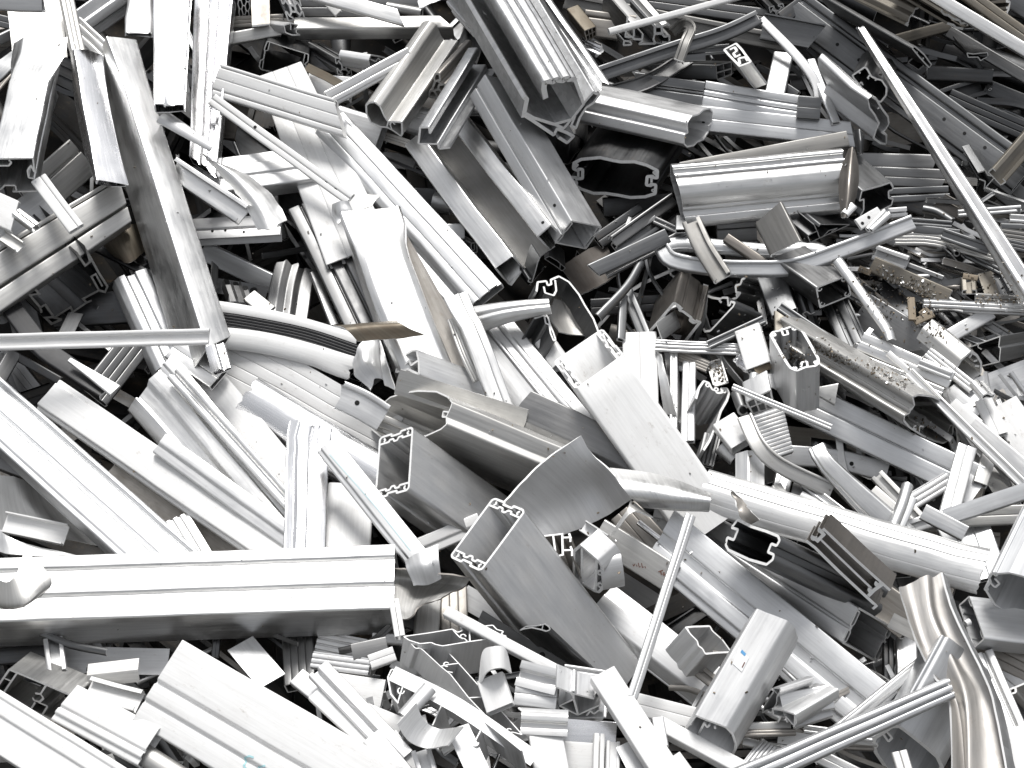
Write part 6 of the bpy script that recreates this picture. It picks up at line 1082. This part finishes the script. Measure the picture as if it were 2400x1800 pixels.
# slivers: thin strips and shavings packed between the pieces
def slivers(n, x0, x1, y0, y1, l0, l1, ang, sd, mats, wmin=5, wmax=15, lmin=60, lmax=260):
    global off
    for _ in range(n):
        px, py = random.uniform(x0, x1), random.uniform(y0, y1); L = random.uniform(lmin, lmax); a = math.radians(random.gauss(ang, sd)); l = random.uniform(l0, l1)
        d = (math.cos(a) * L / 2, math.sin(a) * L / 2); bow = random.uniform(-.12, .12) * L
        P = [(px - d[0], py - d[1]), (px - math.sin(a) * bow, py + math.cos(a) * bow), (px + d[0], py + d[1])]
        mi = random.choice(mats)
        for p in bar_parts(random.choice(['cap', 'rail', 'half', 'box', 'plate', 'ribs:2', 'u']), P, random.uniform(wmin, wmax), random.uniform(3, 9), (l + random.uniform(-25, 25), l, l + random.uniform(-25, 25)), random.uniform(-30, 30), zoom=False, nseg=8, r=0, dent=1.5, t=1.6, twist=random.uniform(-25, 25)):
            V, F, U, M = p[1:]
            AV.append(V); AF.extend([tuple(x + off for x in f) for f in F]); AU.extend(U); AM.extend([mi if m == 0 else len(DM) for m in M]); off += len(V)
slivers(110, 1950, 2420, 470, 660, 60, 180, 12, 12, [5, 5, 3, 4, 1])
slivers(70, 1980, 2420, 660, 900, 60, 170, 25, 30, [5, 1, 4, 3])
slivers(50, 1450, 2000, 560, 860, 40, 170, 40, 45, [5, 1, 1, 3])
slivers(60, 1950, 2420, 900, 1150, 140, 260, 40, 25, [3, 5, 6, 4])
slivers(60, 1300, 2400, 40, 420, -40, 60, 25, 20, [2, 2, 1, 5])
slivers(60, 100, 1200, 100, 800, -40, 40, 35, 35, [1, 2, 2, 5])
slivers(60, 850, 1300, 1570, 1790, 340, 440, 30, 50, [3, 6, 3, 5], 6, 20, 40, 160)
slivers(50, 1500, 2200, 1500, 1790, 290, 420, 15, 30, [3, 5, 4, 6], 5, 14, 60, 200)
slivers(40, 0, 900, 1480, 1790, 250, 390, 20, 40, [3, 5, 1], 6, 18, 40, 200)
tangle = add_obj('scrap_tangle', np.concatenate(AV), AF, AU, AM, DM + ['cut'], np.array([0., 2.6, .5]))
tangle['kind'] = 'stuff'; tangle['label'] = 'dark tangle of small aluminium offcuts deep between the larger pieces'; tangle['category'] = 'scrap'

# ================================================================== small marks, holes, swarf: set down on the built surfaces
bpy.context.view_layer.update()
bv, bf, owner = [], [], []
for o in COL.objects:
    if o.type != 'MESH' or o.name in ('ground',): continue
    r = o
    while r.parent: r = r.parent
    base = len(bv); mw = o.matrix_world
    bv += [mw @ v.co for v in o.data.vertices]
    for p in o.data.polygons: bf.append([x + base for x in p.vertices]); owner.append(r)
BVH = BVHTree.FromPolygons(bv, bf)
def hit(px, py):
    d = unproj(px, py, 1000.) @ BAS; d = Vector(d).normalized()
    h, n, i, _ = BVH.ray_cast(Vector(CAMP), d)
    if h is None: return None
    if n.dot(d) > 0: n = -n
    return h, n, owner[i]
def as_root(root, name):
    """a thing that is one mesh becomes an Empty with that mesh as its part"""
    if root.type == 'EMPTY': return root
    e = bpy.data.objects.new('tmp', None); COL.objects.link(e); e.location = root.location; e.empty_display_size = .03
    nm = root.name; root.name = 'shell_tmp'; e.name = nm
    for k in ('label', 'category', 'group'):
        if k in root: e[k] = root[k]; del root[k]
    root.parent = e; root.location = (0, 0, 0); root.name = name
    ALL[:] = [e if a is root else a for a in ALL]
    for i, x in enumerate(owner):
        if x is root: owner[i] = e
    return e
def put(name, verts, faces, mat, root, label=None):
    me = bpy.data.meshes.new(name); o0 = root.location
    me.from_pydata([tuple(Vector(v) - o0) for v in verts], [], faces)
    uvl = me.uv_layers.new(name='UVMap')
    me.materials.append(MATS[mat]); o = bpy.data.objects.new(name, me); COL.objects.link(o); o.parent = root
    if label: o['label'] = label
    return o
def hole(px, py, r, name='screw_hole', mat='hole'):
    h = hit(px, py)
    if not h or h[2].get('kind'): return
    p, n, root = h; root = as_root(root, 'shell')
    q = n.to_track_quat('Z', 'Y'); k = (p - Vector(CAMP)).length / (FOC * S) * S
    top = [p + n * .0006 + q @ Vector((math.cos(a * .5236) * r * k, math.sin(a * .5236) * r * k, 0)) for a in range(12)]
    bot = [v - n * .003 for v in top]
    put(name, top + bot, [tuple(range(12))] + [(i, i + 12, (i + 1) % 12 + 12, (i + 1) % 12) for i in range(12)], mat, root)
def stroke(name, pts, w, mat):
    H = [hit(*p) for p in pts]
    H = [h for h in H if h]
    if len(H) < 2: return
    root = H[len(H) // 2][2]
    H = [h for h in H if h[2] is root]
    if len(H) < 2 or root.get('kind'): return
    root = as_root(root, 'shell'); V, F = [], []; k = w * S / 2
    for i, h in enumerate(H):
        a, c = H[max(0, i - 1)][0], H[min(len(H) - 1, i + 1)][0]
        s = (c - a).cross(h[1])
        if s.length < 1e-9: continue
        s.normalize(); V += [h[0] + h[1] * .0009 - s * k, h[0] + h[1] * .0009 + s * k]
    for i in range(len(V) // 2 - 1): F.append((2 * i, 2 * i + 1, 2 * i + 3, 2 * i + 2))
    put(name, V, F, mat, root)
def zz(ox, oy, l): return [(ox + x / ZF, oy + y / ZF) for x, y in l]
def dense(l, n=10):
    o = []
    for (a, c), (d, e) in zip(l[:-1], l[1:]): o += [(a + (d - a) * i / n, c + (e - c) * i / n) for i in range(n)]
    return o + [l[-1]]
for x, y in zz(1760, 0, [(700, 360), (875, 485), (1050, 605), (1565, 965), (1730, 1080), (1895, 1195)]): hole(x, y, 4)
for x, y in zz(580, 0, [(62, 1030), (640, 1472), (712, 1532)]): hole(x, y, 4)
for x, y in zz(1160, 440, [(388, 282), (483, 143), (598, 1205)]): hole(x, y, 4)
for x, y in zz(1760, 880, [(815, 715)]): hole(x, y, 5)
for x, y in zz(1160, 1320, [(385, 742)]): hole(x, y, 7)
for x, y in zz(580, 880, [(888, 222)]): hole(x, y, 6)
for x, y in zz(1760, 440, [(955, 240), (903, 288)]): hole(x, y, 4)
for x, y in zz(0, 440, [(1720, 352), (1825, 345), (1975, 358)]): hole(x, y, 3)
for x, y in zz(0, 440, [(1830, 770), (1905, 790), (1980, 812), (2055, 835)]): hole(x, y, 9, 'oval_slot')
for x, y in zz(1160, 0, [(1688, 992)]): hole(x, y, 4)
stroke('ink_mark', dense(zz(0, 1320, [(2055, 1575), (2020, 1562), (1985, 1575), (1995, 1605), (1975, 1640), (2005, 1680)]), 6), 3.4, 'cyan_ink')
stroke('ink_mark', dense(zz(0, 1320, [(2090, 1655), (2120, 1645), (2150, 1640)]), 6), 3.4, 'cyan_ink')
stroke('marking_line', dense(zz(580, 880, [(665, 640), (850, 850), (1060, 1090), (1320, 1420)]), 12), 1.0, 'cyan_ink')
# faint brown lettering: T and a
stroke('lettering', dense(zz(1160, 880, [(1325, 1590), (1362, 1578)]), 5), 2.2, 'brown_ink')
stroke('lettering', dense(zz(1160, 880, [(1343, 1585), (1350, 1615)]), 5), 2.2, 'brown_ink')
stroke('lettering', dense(zz(1160, 880, [(1378, 1600), (1366, 1598), (1362, 1612), (1372, 1620), (1379, 1608), (1384, 1622)]), 4), 2.0, 'brown_ink')
for st in ([(1118, 1528), (1125, 1546), (1136, 1526)], [(1148, 1532), (1152, 1550)], [(1162, 1518), (1170, 1554), (1180, 1546)], [(1188, 1520), (1196, 1558), (1206, 1550)], [(1216, 1544), (1221, 1562)]):
    stroke('lettering', dense(zz(1160, 880, st), 4), 1.6, 'brown_ink')
def patch(name, quad, mat, lift=.0009, root=None):
    V = []; n = 5; (a, b_, c, d) = quad; rt = root
    for i in range(n + 1):
        for j in range(n + 1):
            u, v = i / n, j / n
            x = (1 - u) * (1 - v) * a[0] + u * (1 - v) * b_[0] + u * v * c[0] + (1 - u) * v * d[0]; y = (1 - u) * (1 - v) * a[1] + u * (1 - v) * b_[1] + u * v * c[1] + (1 - u) * v * d[1]
            h = hit(x, y)
            if not h or h[2].get('kind'): return None
            rt = rt or h[2]; V.append(h[0] + h[1] * lift)
    rt = as_root(rt, 'shell')
    put(name, V, [(i * (n + 1) + j, i * (n + 1) + j + 1, (i + 1) * (n + 1) + j + 1, (i + 1) * (n + 1) + j) for i in range(n) for j in range(n)], mat, rt)
    return rt
rt = patch('sticker', zz(1160, 1320, [(1975, 680), (2058, 765), (2000, 882), (1925, 815)]), 'paper')
patch('sticker_print', zz(1160, 1320, [(2000, 700), (2035, 735), (2022, 755), (1988, 722)]), 'blue_print', .0014)
patch('sticker_print', zz(1160, 1320, [(2020, 800), (2028, 806), (2005, 850), (1998, 844)]), 'brown_ink', .0014)

# swarf and crumbs: chips lying on whatever is there
random.seed(5); CV, CF, CU = [], [], []
def chips(poly, n, r):
    for _ in range(n):
        i = random.randrange(len(poly) - 1); f = random.random()
        x = poly[i][0] + (poly[i + 1][0] - poly[i][0]) * f + random.gauss(0, r); y = poly[i][1] + (poly[i + 1][1] - poly[i][1]) * f + random.gauss(0, r)
        h = hit(x, y)
        if not h or h[2].name.startswith('heap'): continue
        p, n_ = h[0], h[1]; sz = random.uniform(1.0, 3.2) * S
        ax = [Vector((random.gauss(0, 1), random.gauss(0, 1), random.gauss(0, 1))).normalized() for _ in range(2)]
        c = ax[0].cross(ax[1]).normalized(); a_ = ax[0]; b_ = c.cross(a_)
        q = p + n_ * sz * .5; k = len(CV)
        for s in (-1, 1):
            for u, v in ((-1, -1), (1, -1), (1, 1), (-1, 1)): CV.append(q + a_ * u * sz * random.uniform(.6, 1.3) + b_ * v * sz * .6 + c * s * sz * .25)
        CF.extend([(k, k + 1, k + 2, k + 3), (k + 4, k + 7, k + 6, k + 5)] + [(k + i, k + 4 + i, k + 4 + (i + 1) % 4, k + (i + 1) % 4) for i in range(4)])
chips(zz(1760, 440, [(1050, 680), (1300, 790), (1480, 860)]), 143, 9)
chips(zz(1760, 440, [(900, 700), (1000, 900), (1150, 1000)]), 110, 22)
chips(zz(1760, 440, [(1280, 900), (1450, 1000), (1520, 1180)]), 143, 18)
chips(zz(1760, 440, [(1820, 895), (2212, 930)]), 88, 6)
chips(zz(1760, 440, [(480, 1260), (700, 1370), (1000, 1480), (1250, 1590)]), 231, 8)
chips(zz(1760, 440, [(270, 1320), (430, 1400)]), 77, 10)
chips(zz(1160, 440, [(1780, 1420), (1830, 1560)]), 71, 8)
chips(zz(1760, 440, [(1580, 700), (1900, 720), (2100, 900)]), 66, 25)
chips(zz(1760, 880, [(1300, 300), (1500, 500)]), 33, 12)
chips([(1650, 700), (1900, 760), (2250, 800)], 88, 60)
chips([(200, 300), (900, 900), (1800, 1400)], 160, 300)
chips([(1250, 250), (1900, 500), (2300, 1000)], 140, 160)
me = bpy.data.meshes.new('swarf_chips'); me.from_pydata([tuple(v) for v in CV], [], CF); me.uv_layers.new(name='UVMap')
me.materials.append(MATS['chip']); me.materials.append(MATS['tan']); me.materials.append(MATS['mill']); me.materials.append(MATS['rust'])
me.polygons.foreach_set('material_index', [(i // 6 * 7919) % 11 % 4 for i in range(len(CF))])
so = bpy.data.objects.new('swarf_chips', me); COL.objects.link(so); so['kind'] = 'stuff'; so['label'] = 'brownish swarf and wood crumbs scattered over the scrap'; so['category'] = 'swarf'
